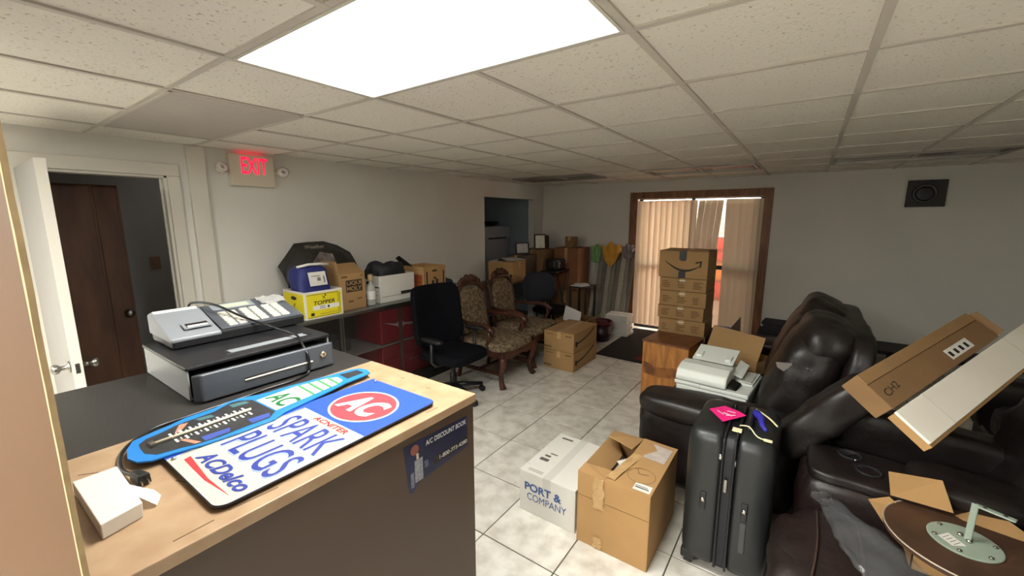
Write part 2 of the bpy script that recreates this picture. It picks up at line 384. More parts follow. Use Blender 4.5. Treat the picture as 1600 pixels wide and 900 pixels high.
# exit sign with two emergency lamps
xs = thing('exit_sign', 'cream EXIT sign with glowing red letters and two lamp heads', 'sign', (XL, 1.70, 2.17))
obj('housing', MB().box(XL, XL + .05, 1.525, 1.875, 2.035, 2.295), mat('cream_plastic', (214, 204, 184), .5), xs, bevel=.006)
text('EXIT', .205, .135, pm((XL + .051, 1.715, 2.205), (0, 1, 0), (0, 0, 1)), emis('exit_red', (255, 16, 60), 1.5), xs, bold=.012)
obj('glow_strip', MB().box(XL + .015, XL + .035, 1.6, 1.8, 2.295, 2.297), emis('exit_red_top', (255, 30, 60), 1.6), xs)
for y, s in ((1.455, -1), (1.945, 1)):
    l = obj('lamp_head', MB().lathe([(.012, -.03), (.03, -.02), (.046, .01), (.048, .03)], seg=18, M=Matrix.Translation((XL + .06, y, 2.165)) @ Matrix.Rotation(R(70), 4, 'Y') @ Matrix.Rotation(R(15 * s), 4, 'X')), mat('cream_plastic', (214, 204, 184), .5), xs, smooth=True)
    obj('lamp_lens', MB().lathe([(.001, .03), (.03, .031), (.043, .0305)], seg=18, M=Matrix.Translation((XL + .06, y, 2.165)) @ Matrix.Rotation(R(70), 4, 'Y') @ Matrix.Rotation(R(15 * s), 4, 'X')), mat('lens', (225, 225, 220), .15), l, smooth=True)
    obj('lamp_arm', MB().tube([(XL + .02, y - s * .08, 2.165), (XL + .045, y - s * .03, 2.165), (XL + .05, y, 2.165)], .009), mat('cream_plastic', (214, 204, 184), .5), xs)
# exhaust fan on the back wall
vf = thing('exhaust_fan', 'dark square exhaust fan high on the back wall', 'fan', (1.03, YB, 2.03))
obj('housing', MB().box(.872, 1.195, YB - .035, YB, 1.885, 2.178), mat('dark_brown_metal', (36, 30, 26), .5), vf, bevel=.004)
obj('ring', MB().lathe([(.075, 0), (.08, .02), (.1, .022), (.108, .0)], seg=28, M=Matrix.Translation((1.02, YB - .035, 2.03)) @ Matrix.Rotation(math.pi / 2, 4, 'X')), mat('fan_ring', (62, 62, 62), .3), vf, smooth=True)
obj('hub', MB().lathe([(.07, 0.021), (.06, .0225), (.0, .0235)], seg=20, M=Matrix.Translation((1.02, YB - .035, 2.03)) @ Matrix.Rotation(math.pi / 2, 4, 'X')), mat('fan_hub', (10, 10, 14), .4), vf)
# vertical blinds
bl = bpy.data.materials.new('blind_fabric'); bl.use_nodes = True; nt = bl.node_tree; b = nt.nodes['Principled BSDF']
b.inputs['Base Color'].default_value = (*srgb((176, 165, 150)), 1); b.inputs['Roughness'].default_value = .8
tr = nt.nodes.new('ShaderNodeBsdfTranslucent'); tr.inputs[0].default_value = (*srgb((228, 205, 170)), 1)
mx = nt.nodes.new('ShaderNodeMixShader'); mx.inputs[0].default_value = .17
nt.links.new(b.outputs[0], mx.inputs[1]); nt.links.new(tr.outputs[0], mx.inputs[2]); nt.links.new(mx.outputs[0], nt.nodes['Material Output'].inputs[0])
def blinds(nm, label, xs, ytop, zt, zb, lean, turn, w_=.0445, rnd=.12):
    t = thing(nm, label, 'blind', (sum(xs) / len(xs), ytop, zb), group='vertical blinds in the wooden frame')
    obj('head_rail', MB().box(min(xs) - .045, max(xs) + .045, ytop - .012, ytop + .014, WH - .004, WH - .001), trimw, t)
    for k, x in enumerate(xs):
        tt = turn + random.uniform(-rnd, rnd); mb = MB()
        v = []; f = []
        for iz, z in enumerate((zb, (zb + zt) / 2, zt)):
            fr_ = (zt - z) / (zt - zb); dx = lean * fr_
            for q in range(5):
                u = (q - 2) / 2; bow = .006 * (1 - u * u)
                v.append((x + dx + u * w_ * math.cos(tt) + bow * math.sin(tt), ytop - .0 + u * w_ * math.sin(tt) - bow * math.cos(tt) + .004 * (k % 2), z))
        for iz in range(2):
            for q in range(4): f.append((iz * 5 + q, iz * 5 + q + 1, iz * 5 + q + 6, iz * 5 + q + 5))
        obj('slat', mb.add(v, f), bl, t, smooth=True)
    return t
yb = YB + .02
blinds('vertical_blind', 'left group of vertical blind slats glowing warm from daylight behind', [W0 + .045 + .086 * k for k in range(10)], yb, WH - .032, .06, 0, .3, .048, .28)
blinds('vertical_blind', 'middle group of vertical blind slats leaning sideways behind the box stack', [-1.29 + .08 * k for k in range(4)], yb + .035, WH - .04, .1, -.13, -.1, .0405, .04)
blinds('vertical_blind', 'right group of darker vertical blind slats beside the wooden frame', [-.93 + .083 * k for k in range(5)] + [-.535], yb, WH - .03, .1, .02, .06, .0418, .03)
# ------------------------------------------------------------------ counter and what is on it
ZC = 1.15
ct = thing('service_counter', 'brown reception counter with tan laminate strip and black rear work top', 'counter', (-1.5, .6, 0))
ccx = [-.922, -2.14]; cy = [.062, 1.062]
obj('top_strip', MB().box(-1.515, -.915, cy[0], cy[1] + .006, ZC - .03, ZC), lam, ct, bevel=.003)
obj('work_top', MB().box(-2.145, -1.517, cy[0], cy[1] + .006, ZC - .03, ZC), blacktop, ct, bevel=.003)
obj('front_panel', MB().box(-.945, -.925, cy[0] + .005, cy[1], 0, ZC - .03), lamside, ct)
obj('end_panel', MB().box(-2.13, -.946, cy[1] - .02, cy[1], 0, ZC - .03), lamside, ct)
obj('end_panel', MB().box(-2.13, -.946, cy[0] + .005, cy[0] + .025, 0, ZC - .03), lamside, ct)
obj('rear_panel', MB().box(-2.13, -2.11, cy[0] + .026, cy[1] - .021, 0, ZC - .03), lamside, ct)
navy = mat('sticker_navy', (40, 46, 84), .35, col2=(30, 33, 58), vscale=9)
stk = obj('sticker', MB().add([(-.924, .742, 1.092), (-.924, 1.026, 1.08), (-.924, 1.03, .963), (-.924, .80, .951), (-.924, .772, .925), (-.924, .758, .935)], [(0, 5, 4, 3, 2, 1)]), navy, ct, label='navy discount book sticker with a curled corner')
stkt = mat('sticker_white', (214, 214, 216), .5)
def sp_(y, z): return pm((-.9235, y, z), (0, 1, -.03), (0, 0, 1))
text('A/C DISCOUNT BOOK', .19, .017, sp_(.925, 1.064), stkt, stk, bold=.01)
obj('phone_band', MB().add([(-.9235, .862, 1.004), (-.9235, 1.028, 1.0), (-.9235, 1.029, .972), (-.9235, .862, .974)], [(3, 2, 1, 0)]), ink, stk)
text('1-800-773-4280', .135, .014, sp_(.955, .989), stkt, stk, lift=.0014)
obj('badge', MB().add([(-.9234, .785 + .017 * math.cos(t * .5236), 1.065 + .017 * math.sin(t * .5236)) for t in range(12)], [tuple(range(12))]), mat('badge_brown', (128, 70, 60), .5), stk)
for (y0, y1, z0, z1, cc) in ((.782, .815, .955, 1.03, (150, 150, 160)), (.79, .80, 1.03, 1.05, (196, 180, 165)), (.765, .778, .945, .995, (120, 126, 140)), (.822, .838, .985, 1.01, (90, 96, 120))):
    obj('picture_patch', MB().add([(-.9233, y0, z0), (-.9233, y1, z0 - .001), (-.9233, y1, z1 - .001), (-.9233, y0, z1)], [(0, 1, 2, 3)]), mat('patch%d' % cc[0], cc, .5, var=.4, vscale=90), stk)
for (x, y, l_, a) in ((-.96, .30, .10, 1.5), (-.95, .20, .07, 1.6), (-1.18, .27, .05, .4), (-1.36, .16, .06, 1.2), (-1.40, .14, .04, .9), (-.95, .86, .05, 1.5), (-1.1, 1.0, .02, .3), (-1.25, 1.01, .015, .5)):
    obj('scratch', MB().box(0, l_, -.0012, .0012, ZC + .0001, ZC + .0005, M=Matrix.Translation((x, y, 0)) @ Matrix.Rotation(a, 4, 'Z')), mat('scratch_brown', (84, 60, 40), .7), ct)
# tan partition panel at the near end
pp = thing('partition_panel', 'tall tan panel with rough pale edge cutting across the left of the view', 'panel', (-.85, .0705, 0), rz=math.atan2(-.31, -1))
pmat = mat('tan_panel', (82, 54, 24), .7, var=.1, vscale=3)
obj('sheet', MB().box(.004, 1.3, -.007, 0.0, 0.0, 2.25), pmat, pp, world=False)
ed = MB(); pts = []
random.seed(3)
zs = [k * .045 for k in range(51)]
v = []
for z in zs:
    j = random.uniform(-.0015, .001)
    v += [(j, -.0072, z), (j, 0.0002, z), (.004, -.0072, z), (.004, 0.0002, z)]
f = []
for k in range(50):
    b0 = 4 * k; f += [(b0, b0 + 1, b0 + 5, b0 + 4), (b0 + 1, b0 + 3, b0 + 7, b0 + 5), (b0, b0 + 4, b0 + 6, b0 + 2)]
obj('torn_edge', ed.add(v, f), mat('pale_edge', (178, 152, 112), .8, var=.2, vscale=30), pp, world=False, label='rough pale edge')
# small white box with a torn tape tail
wb_ = thing('white_box', 'small plain white carton on the tan counter beside the black plug', 'box', (-1.17, .15, ZC))
wy = MB(); wy.hexa([(-1.30, .119, ZC + .001), (-1.065, .122, ZC + .001), (-1.083, .188, ZC + .001), (-1.30, .196, ZC + .001)], [(-1.30, .119, ZC + .034), (-1.065, .122, ZC + .034), (-1.083, .190, ZC + .034), (-1.30, .194, ZC + .034)])
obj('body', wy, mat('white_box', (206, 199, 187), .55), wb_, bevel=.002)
obj('tape_tail', MB().add([(-1.19, .192, ZC + .03), (-1.12, .191, ZC + .03), (-1.155, .225, ZC + .012), (-1.13, .23, ZC + .006), (-1.10, .215, ZC + .004)], [(0, 1, 4, 3, 2)]), clear('tape_clear', (235, 230, 220), .55, .2), wb_, solid=.0006)
# thermometer sign
sg = thing('thermometer_sign', 'blue and cream spark plug advertising sign with thermometer lying on the counter', 'sign', (-1.12, .6, ZC))
z0 = ZC + .008
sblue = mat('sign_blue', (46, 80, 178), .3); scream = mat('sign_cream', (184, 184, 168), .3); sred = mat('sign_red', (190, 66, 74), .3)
swhite = mat('sign_white', (200, 200, 195), .3); snavy = mat('sign_navy', (50, 62, 138), .35); slight = mat('sign_light_blue', (150, 168, 222), .4)
x0, x1, y0, y1 = -1.305, -.962, .278, .920
def rr(x0, x1, y0, y1, r, cs):
    p = []
    for (cx, cy_, a0, on) in ((x1 - r, y1 - r, 0, cs[0]), (x0 + r, y1 - r, 90, cs[1]), (x0 + r, y0 + r, 180, cs[2]), (x1 - r, y0 + r, 270, cs[3])):
        if on: p += [(cx + r * math.cos(R(a0 + 15 * k)), cy_ + r * math.sin(R(a0 + 15 * k))) for k in range(7)]
        else: p.append((cx + r * (1 if a0 in (0, 270) else -1), cy_ + r * (1 if a0 in (0, 90) else -1)))
    return p
obj('panel', MB().prism(rr(x0, x1, y0, y1, .028, (1, 0, 0, 1)), z0, z0 + .0058), mat('sign_edge', (20, 20, 24), .4), sg, bevel=.001)
obj('blue_field', MB().prism(rr(x0 + .001, x1 - .001, y0 + .001, y1 - .001, .028, (1, 0, 0, 1)), z0 + .0059, z0 + .0062), sblue, sg)
ZT = z0 + .0062
cream = rr(-1.276, x1 - .0015, y0 + .0015, .640, .027, (0, 0, 0, 1))
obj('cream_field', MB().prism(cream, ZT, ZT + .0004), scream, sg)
obj('border_line', MB().box(-1.2725, -1.270, y0 + .03, .637, ZT + .0004, ZT + .0007), ink, sg)
def up_(x, y, z=ZT + .0006): return pm((x, y, z), (1, 0, 0), (0, 1, 0))
ocx, ocy = -1.131, .758
def disc(r, z): return MB().add([(ocx + r * 1.0 * math.cos(R(10 * k)), ocy + r * .86 * math.sin(R(10 * k)), z) for k in range(36)], [tuple(range(36))])
obj('roundel_rim', disc(.121, ZT + .0003), swhite, sg); obj('roundel', disc(.113, ZT + .0006), sred, sg)
text('AC', .17, .108, pm((ocx, ocy, ZT + .001), (1, 0, 0), (.0, 1, 0)), swhite, sg, bold=.045, shear=.2)
text('ACNITER', .165, .02, up_(-1.10, .622), mat('sign_red2', (176, 40, 48), .35), sg, bold=.022, shear=.1)
for s_, yy in (('SPARK', .552), ('PLUGS', .437)):
    text(s_, .262, .099, up_(-1.110, yy - .003), slight, sg, name='letter_shade', shear=0, bold=.012)
    text(s_, .262, .099, up_(-1.114, yy, ZT + .0009), snavy, sg, bold=.006)
text('ACDelco', .245, .040, up_(-1.105, .345), snavy, sg, bold=.03, shear=.25)
obj('swoosh', MB().add([(-1.245, .322, ZT + .0008), (-1.24, .306, ZT + .0008), (-1.1, .303, ZT + .0008), (-.985, .314, ZT + .0008), (-1.1, .311, ZT + .0008)], [(0, 1, 2, 3, 4)]), mat('sign_red3', (200, 56, 60), .35), sg)
# spark plug shaped thermometer on the left edge
bb = mat('plug_blue', (38, 118, 190), .3); bd_ = mat('plug_dark', (46, 46, 48), .45, var=.2, vscale=40)
outl = [(-1.406, .233), (-1.450, .255), (-1.466, .30), (-1.476, .34), (-1.494, .385), (-1.498, .465), (-1.514, .515), (-1.512, .545), (-1.49, .60), (-1.480, .70), (-1.462, .80), (-1.452, .86), (-1.445, .92), (-1.424, .950), (-1.39, .957), (-1.355, .945), (-1.345, .915), (-1.338, .83), (-1.318, .75), (-1.30, .66), (-1.285, .58), (-1.262, .54), (-1.262, .44), (-1.270, .36), (-1.285, .30), (-1.290, .255), (-1.31, .232), (-1.35, .222)]
plug = obj('plug_cutout', MB().prism(outl[::-1], z0 + .0075, z0 + .0125), bb, sg, bevel=.001, label='blue spark plug shaped cutout')
zp = z0 + .0128
dark = [(-1.412, .259), (-1.431, .279), (-1.442, .319), (-1.46, .357), (-1.463, .40), (-1.468, .453), (-1.483, .482), (-1.497, .511), (-1.49, .535), (-1.462, .562), (-1.314, .566), (-1.284, .536), (-1.284, .467), (-1.279, .399), (-1.287, .346), (-1.298, .322), (-1.311, .271), (-1.343, .254), (-1.384, .255)]
obj('dark_body', MB().prism(dark[::-1], zp, zp + .0003), bd_, plug)
obj('white_insulator', MB().prism([(-1.447, .568), (-1.318, .571), (-1.334, .69), (-1.35, .80), (-1.368, .835), (-1.415, .842), (-1.437, .80), (-1.455, .70)][::-1], zp, zp + .0003), mat('plug_white', (196, 210, 198), .35), plug)
obj('terminal', MB().prism([(-1.43, .86), (-1.418, .93), (-1.372, .928), (-1.368, .855)], zp, zp + .0003), bd_, plug)
grn = mat('plug_green', (70, 140, 82), .4)
for k in range(4):
    y = .70 + .034 * k
    obj('green_band', MB().prism([(-1.452 + .1 * (y - .7), y + .008), (-1.45 + .1 * (y - .7), y + .018), (-1.338 - .12 * (y - .7), y + .010), (-1.336 - .12 * (y - .7), y)], zp + .0003, zp + .0006), grn, plug)
text('AC', .112, .072, pm((-1.385, .625, zp + .0005), (1, 0, 0), (0, 1, 0)), mat('plug_green_dark', (26, 104, 50), .4), plug, bold=.015, shear=.1)
obj('thermometer_tube', MB().tube([(-1.374, .275, zp + .004), (-1.385, .525, zp + .004)], .0045), mat('tube_cream', (222, 212, 186), .3), plug, smooth=True)
obj('tube_bracket', MB().box(-1.392, -1.358, .272, .284, zp, zp + .008).box(-1.386, -1.364, .285, .32, zp, zp + .006), steel, plug)
sc = MB()
for k in range(17):
    y = .325 + k * .0118; xc = -1.376 - .01 * (y - .3) / .2
    for s_ in (-1, 1):
        a = xc + s_ * .012; b2 = xc + s_ * (.026 if k % 2 else .036)
        sc.box(min(a, b2), max(a, b2), y - .001 if k % 2 else y - .0028, y + .001 if k % 2 else y + .0028, zp + .0003, zp + .0006)
obj('scale_marks', sc, mat('scale_white', (228, 228, 222), .4), plug, kind='stuff')
tl = mat('plug_teal', (70, 106, 108), .4); bl2 = mat('plug_steel_blue', (58, 78, 148), .4); cop = mat('plug_copper', (176, 126, 104), .4)
for pts, mm in (([(-1.456, .40), (-1.452, .44), (-1.43, .44), (-1.434, .405)], tl), ([(-1.482, .50), (-1.47, .545), (-1.445, .545), (-1.452, .50)], tl), ([(-1.325, .49), (-1.318, .55), (-1.292, .54), (-1.29, .49)], bl2), ([(-1.32, .37), (-1.315, .44), (-1.288, .43), (-1.288, .37)], bl2), ([(-1.455, .36), (-1.448, .38), (-1.40, .345), (-1.405, .335)], cop), ([(-1.35, .33), (-1.345, .342), (-1.29, .362), (-1.292, .348)], cop)):
    obj('painted_facet', MB().prism(pts, zp + .0003, zp + .0005), mm, plug)
for (x, y) in ((-1.262, .292), (-1.268, .905)):
    obj('rivet', MB().lathe([(.005, 0), (.005, .005), (.002, .007)], x, y, ZT, seg=10), steel, sg)
# cash drawer with register on top
dx0, dx1, dy0, dy1 = -2.13, -1.67, .452, .965
cdw = thing('till_box', 'grey steel cash drawer slightly open under the register on the counter', 'till', ((dx0 + dx1) / 2, (dy0 + dy1) / 2, ZC))
zt = 1.272
g1 = mat('drawer_grey', (150, 152, 152), .42, bump=.03, bscale=300)
sh = MB(); sh.box(dx0, dx1, dy0, dy0 + .006, ZC + .004, zt - .014); sh.box(dx0, dx1, dy1 - .006, dy1, ZC + .004, zt - .014); sh.box(dx0, dx0 + .006, dy0 + .006, dy1 - .006, ZC + .004, zt - .014); sh.box(dx0, dx1, dy0 + .006, dy1 - .006, ZC + .004, ZC + .01)
obj('housing', sh, g1, cdw)
lid = MB(); lid.box(dx0 - .004, dx1 + .006, dy0 - .004, dy1 + .004, zt - .014, zt)
obj('lid', lid, blackp, cdw, bevel=.004)
obj('pen_tray', MB().box(-1.765, -1.715, .61, .90, zt, zt + .0012), graymd, cdw)
obj('pen_tray_rim', MB().tube([(-1.765, .6, zt + .001), (-1.765, .905, zt + .001), (-1.712, .915, zt + .001), (-1.712, .59, zt + .001), (-1.765, .6, zt + .001)], .002), blackp, cdw)
ff = MB(); ff.hexa([(-1.63, dy0 - .004, ZC + .006), (-1.606, dy0 + .02, ZC + .006), (-1.596, .94, ZC + .006), (-1.615, .95, ZC + .006)], [(-1.63, dy0 - .004, 1.252), (-1.61, dy0 + .02, 1.252), (-1.60, .935, 1.252), (-1.615, .95, 1.252)])
dwr = obj('drawer_front', ff, graydk, cdw, bevel=.006, seg=3, label='open drawer front')
obj('drawer_tray', MB().box(-2.1, -1.632, dy0 + .014, dy1 - .03, ZC + .012, 1.235), blackm, dwr)
obj('lock', MB().lathe([(.013, -.004), (.013, .005), (.010, .007), (.0, .007)], seg=20, M=Matrix.Translation((-1.598, .895, 1.212)) @ Matrix.Rotation(math.pi / 2, 4, 'Y')), silver, dwr)
obj('key_slot', MB().box(-1.592, -1.5898, .893, .897, 1.207, 1.217), ink, dwr)
obj('slot', MB().add([(-1.607, .60, 1.196), (-1.6006, .85, 1.196), (-1.6006, .85, 1.203), (-1.607, .60, 1.203)], [(0, 1, 2, 3)]).box(-1.61, -1.602, .60, .85, 1.199, 1.203), ink, dwr)
obj('slot_lip', MB().tube([(-1.604, .60, 1.194), (-1.599, .85, 1.194)], .0035), mat('slot_lip', (210, 205, 190), .3), dwr)
cr = thing('cash_register', 'grey electronic cash register with cream keys on the drawer', 'cash register', (-2.05, .74, zt))
rx0, rx1, ry0, ry1 = -2.175, -1.925, .49, 1.00
zf, zb = zt + .048, 1.388
prof = [(rx0 + .02, zt + .004), (rx1, zt + .004), (rx1 + .004, zf - .006), (rx0 + .012, zb - .012), (rx0, zb - .03)]
obj('base_body', MB().prism(prof, ry0, ry1, axis='y'), blackp, cr, bevel=.006)
obj('foot', MB().box(rx0 + .03, rx1 - .02, ry0 + .02, ry1 - .02, zt, zt + .004), blackm, cr)
sl = Vector((rx0 + .012 - rx1, 0, zb - zf)); sl_n = sl.normalized(); nrm = Vector((0, 1, 0)).cross(sl_n); nrm = -nrm if nrm.z < 0 else nrm
def onslope(t, y, h=0): return Vector((rx1, y, zf)) + sl * t + nrm * h - Vector((0, 0, .006))
def slab(t0, t1, y0, y1, h0, h1): return MB().hexa([onslope(t0, y0, h0), onslope(t0, y1, h0), onslope(t1, y1, h0), onslope(t1, y0, h0)], [onslope(t0, y0, h1), onslope(t0, y1, h1), onslope(t1, y1, h1), onslope(t1, y0, h1)])
pc = MB(); pc.prism([(rx1 + .006, zf - .02), (rx1 + .006, zf - .004), (rx0 + .03, zb + .004), (rx0 - .004, zb - .01), (rx0 - .002, zt + .03)], ry0 - .004, ry0 + .165, axis='y')
obj('printer_cover', pc, graymd, cr, bevel=.006, seg=3, label='light grey printer cover')
obj('cover_stripe', slab(.86, .95, ry0 + .006, ry0 + .155, .0135, .0150), mat('bright_label', (236, 234, 226), .25), cr)
obj('paper_window_frame', slab(.16, .36, ry0 + .055, ry0 + .15, .0128, .0165), graymd, cr, bevel=.002)
obj('paper_window', slab(.20, .32, ry0 + .065, ry0 + .14, .0165, .0175), mat('window_dark', (44, 40, 38), .2), cr)
obj('paper', slab(.19, .24, ry0 + .068, ry0 + .137, .0176, .0185), whitep, cr)
obj('key_panel', slab(.02, .98, ry0 + .17, ry1 - .004, .0, .006), graydk, cr, bevel=.002)
obj('display_bezel', slab(.70, .93, ry0 + .20, ry0 + .37, .006, .010), graymd, cr, bevel=.002)
obj('display', slab(.74, .88, ry0 + .23, ry0 + .35, .010, .0105), mat('lcd', (176, 182, 160), .25), cr)
keym = mat('key_cream', (190, 186, 172), .35)
km = {}
for (gy, cols, rows, kw) in ((ry0 + .205, 2, 6, .032), (ry0 + .292, 2, 5, .034), (ry0 + .385, 2, 5, .034)):
    for c in range(cols):
        for r_ in range(rows):
            th = .56 / rows; t0 = .08 + r_ * th + (.0 if gy < .75 else .03); y_ = gy + c * (kw + .006)
            obj('key', MB().hexa([onslope(t0, y_, .006), onslope(t0, y_ + kw, .006), onslope(t0 + th * .72, y_ + kw, .006), onslope(t0 + th * .72, y_, .006)],
                [onslope(t0 + .012, y_ + .003, .0115), onslope(t0 + .012, y_ + kw - .003, .0115), onslope(t0 + th * .72 - .012, y_ + kw - .003, .0115), onslope(t0 + th * .72 - .012, y_ + .003, .0115)]), keym, cr)
ws = MB(); v = []; f = []
for i in range(9):
    for j in range(7):
        p = onslope(.60 + .36 * j / 6, ry0 + .39 + .115 * i / 8, .010 + random.uniform(0, .012)); v.append(p)
for i in range(8):
    for j in range(6): f.append((i * 7 + j, (i + 1) * 7 + j, (i + 1) * 7 + j + 1, i * 7 + j + 1))
obj('plastic_cover', ws.add(v, f), clear('crinkled_plastic', (200, 198, 192), .5, .15), cr, smooth=True, label='crinkled clear plastic')
# power cord draped over the register, ending in a plug
pc = thing('power_cord', 'black power cord draped over the register and ending in a plug', 'cord', (-1.6, .6, ZC))
cp = [(-2.19, .62, 1.30), (-2.185, .63, 1.385), (-2.15, .645, 1.408), (-2.06, .69, 1.40), (-1.97, .745, 1.355), (-1.90, .79, 1.325), (-1.80, .83, 1.30), (-1.71, .85, 1.285), (-1.64, .835, 1.263), (-1.600, .83, 1.235), (-1.588, .83, 1.20), (-1.585, .825, 1.165), (-1.575, .81, 1.1555)]
obj('cable', MB().tube(cp, .005, smooth=5), mat('cable_black', (22, 22, 23), .3), pc, smooth=True)
cp = [(-1.575, .81, 1.1555), (-1.555, .75, 1.1555), (-1.555, .65, 1.1555), (-1.545, .58, 1.1555), (-1.54, .49, 1.1555), (-1.535, .41, 1.1555), (-1.53, .33, 1.1555), (-1.49, .27, 1.1555), (-1.44, .232, 1.1555), (-1.38, .212, 1.156), (-1.32, .205, 1.158), (-1.26, .212, 1.165)]
obj('cable', MB().tube(cp, .005, smooth=5), mat('cable_black', (22, 22, 23), .3), pc, smooth=True)
pl = obj('plug', MB().hexa([(-1.262, .205, ZC + .003), (-1.21, .208, ZC + .003), (-1.212, .236, ZC + .003), (-1.262, .228, ZC + .003)], [(-1.262, .206, ZC + .026), (-1.21, .211, ZC + .03), (-1.212, .234, ZC + .03), (-1.262, .226, ZC + .026)]), blackp, pc, bevel=.004)
for yy in (.214, .226): obj('prong', MB().box(-1.21, -1.192, yy - .001, yy + .001, ZC + .012, ZC + .02), silver, pl)
# ------------------------------------------------------------------ glass showcase along the left wall
def marks(rects, m, parent, name='printed_marks', kind='stuff'):
    """rects: (origin, right, up, w, h) small printed bars"""
    mb = MB()
    for o, r, u, w_, h_ in rects:
        o, r, u = Vector(o), Vector(r).normalized(), Vector(u).normalized()
        mb.add([o, o + r * w_, o + r * w_ + u * h_, o + u * h_], [(0, 1, 2, 3)])
    return obj(name, mb, m, parent, kind=kind)
def carton(name, label, x0, x1, y0, y1, z0, z1, m=card, rz=0, group=None, tape_axis='y', open_=False, cat='box', tapem=None):
    cx, cy = (x0 + x1) / 2, (y0 + y1) / 2; hx, hy, h = (x1 - x0) / 2, (y1 - y0) / 2, z1 - z0
    t = thing(name, label, cat, (cx, cy, z0), rz, group)
    w_ = .004
    b = MB()
    b.box(-hx, -hx + w_, -hy, hy, .001, h); b.box(hx - w_, hx, -hy, hy, .001, h); b.box(-hx + w_, hx - w_, -hy, -hy + w_, .001, h); b.box(-hx + w_, hx - w_, hy - w_, hy, .001, h)
    b.box(-hx + w_, hx - w_, -hy + w_, hy - w_, .001, .006)
    obj('body', b, m, t, world=False, bevel=.0015)
    if not open_:
        if tape_axis == 'y':
            for s in (-1, 1): obj('flap', MB().box(min(0, s * hx) + (.001 if s > 0 else 0), max(0, s * hx) - (.001 if s < 0 else 0), -hy, hy, h + .0005, h + .004), m, t, world=False, bevel=.001)
            obj('tape', MB().box(-.025, .025, -hy - .001, hy + .001, h + .0042, h + .0048).box(-.025, .025, -hy - .0012, -hy - .0004, h * .65, h + .0048).box(-.025, .025, hy + .0004, hy + .0012, h * .65, h + .0048), tapem or tape, t, world=False)
        else:
            for s in (-1, 1): obj('flap', MB().box(-hx, hx, min(0, s * hy) + (.001 if s > 0 else 0), max(0, s * hy) - (.001 if s < 0 else 0), h + .0005, h + .004), m, t, world=False, bevel=.001)
            obj('tape', MB().box(-hx - .001, hx + .001, -.025, .025, h + .0042, h + .0048).box(hx + .0004, hx + .0012, -.025, .025, h * .65, h + .0048), tapem or tape, t, world=False)
    return t, hx, hy, h
ZS = .93
SX0, SX1, SY0, SY1 = -3.92, -3.30, 1.50, 4.05
sc_ = thing('glass_showcase', 'low glass display case with chrome edge along the left wall', 'showcase', (-3.6, 2.8, 0))
obj('glass_top', MB().box(SX0, SX1, SY0, SY1, ZS - .008, ZS), clear('top_glass', (120, 122, 114), .7, .06), sc_)
fr = MB()
for x in (SX0 + .012, SX1 - .012): fr.box(x - .012, x + .012, SY0, SY1, ZS - .034, ZS - .0085)
for y in (SY0 + .012, SY1 - .012): fr.box(SX0 + .024, SX1 - .024, y - .012, y + .012, ZS - .034, ZS - .0085)
obj('top_rail', fr, steel, sc_, bevel=.002)
for y in (SY0 + .012, 2.05, 2.70, 3.4, SY1 - .012):
    for dy in ((-.012, .012) if SY0 + .1 < y < SY1 - .1 else (0,)):
        obj('post', MB().box(SX1 - .018, SX1 - .004, y + dy - .006, y + dy + .006, .12, ZS - .034), steel, sc_)
for y in (SY0 + .012, SY1 - .012): obj('post', MB().box(SX0 + .004, SX0 + .018, y - .006, y + .006, .12, ZS - .034), steel, sc_)
obj('glass_front', MB().box(SX1 - .003, SX1 - .0005, SY0 + .01, SY1 - .01, .13, ZS - .036), clear('front_glass', (70, 66, 62), .12, .03), sc_)
obj('glass_end', MB().box(SX0, SX1 - .02, SY0 - .002, SY0 + .002, .13, ZS - .036), clear('end_glass', (90, 84, 80), .22, .03), sc_)
obj('plinth', MB().box(SX0, SX1, SY0, SY1, 0, .12), blackshelf, sc_)
obj('shelf', MB().box(SX0 + .1, SX1 - .04, SY0 + .03, SY1 - .03, .50, .51), clear('shelf_glass', (150, 150, 145), .4, .05), sc_)
obj('back_panel', MB().box(SX0, SX0 + .006, SY0 + .02, SY1 - .02, .12, ZS - .036), mat('case_back', (52, 46, 42), .6), sc_)
# inside: red lacquered tool chests and dim stock
for k, (y0, y1, z0, z1, lab) in enumerate(((2.5, 3.3, .122, .485, 'red steel chest on the floor of the glass showcase'), (2.5, 3.3, .512, .86, 'red steel chest on the shelf of the glass showcase with a pale star flash'))):
    t = thing('tool_chest', lab, 'chest', ((SX0 + SX1) / 2, (y0 + y1) / 2, z0), group='red chests in the showcase')
    obj('body', MB().box(SX0 + .12, SX1 - .06, y0, y1, z0, z1), red, t, bevel=.008)
    obj('lid_seam', MB().box(SX1 - .0605, SX1 - .0585, y0 + .01, y1 - .01, z0 + (z1 - z0) * .62, z0 + (z1 - z0) * .62 + .006), ink, t)
    obj('handle', MB().tube([(SX1 - .06, (y0 + y1) / 2 - .06, (z0 + z1) / 2 - .02), (SX1 - .045, (y0 + y1) / 2 - .05, (z0 + z1) / 2 - .02), (SX1 - .045, (y0 + y1) / 2 + .05, (z0 + z1) / 2 - .02), (SX1 - .06, (y0 + y1) / 2 + .06, (z0 + z1) / 2 - .02)], .004), steel, t)
    if k: obj('star_flash', MB().add([(SX1 - .058, 2.52, .74), (SX1 - .058, 2.68, .70), (SX1 - .058, 2.74, .735), (SX1 - .058, 2.80, .69), (SX1 - .058, 3.12, .66), (SX1 - .058, 2.80, .67), (SX1 - .058, 2.74, .64), (SX1 - .058, 2.68, .68)], [(0, 7, 1), (1, 2, 3), (3, 4, 5), (5, 6, 7), (7, 5, 3, 1)]), mat('flash_grey', (150, 140, 140), .4), t)
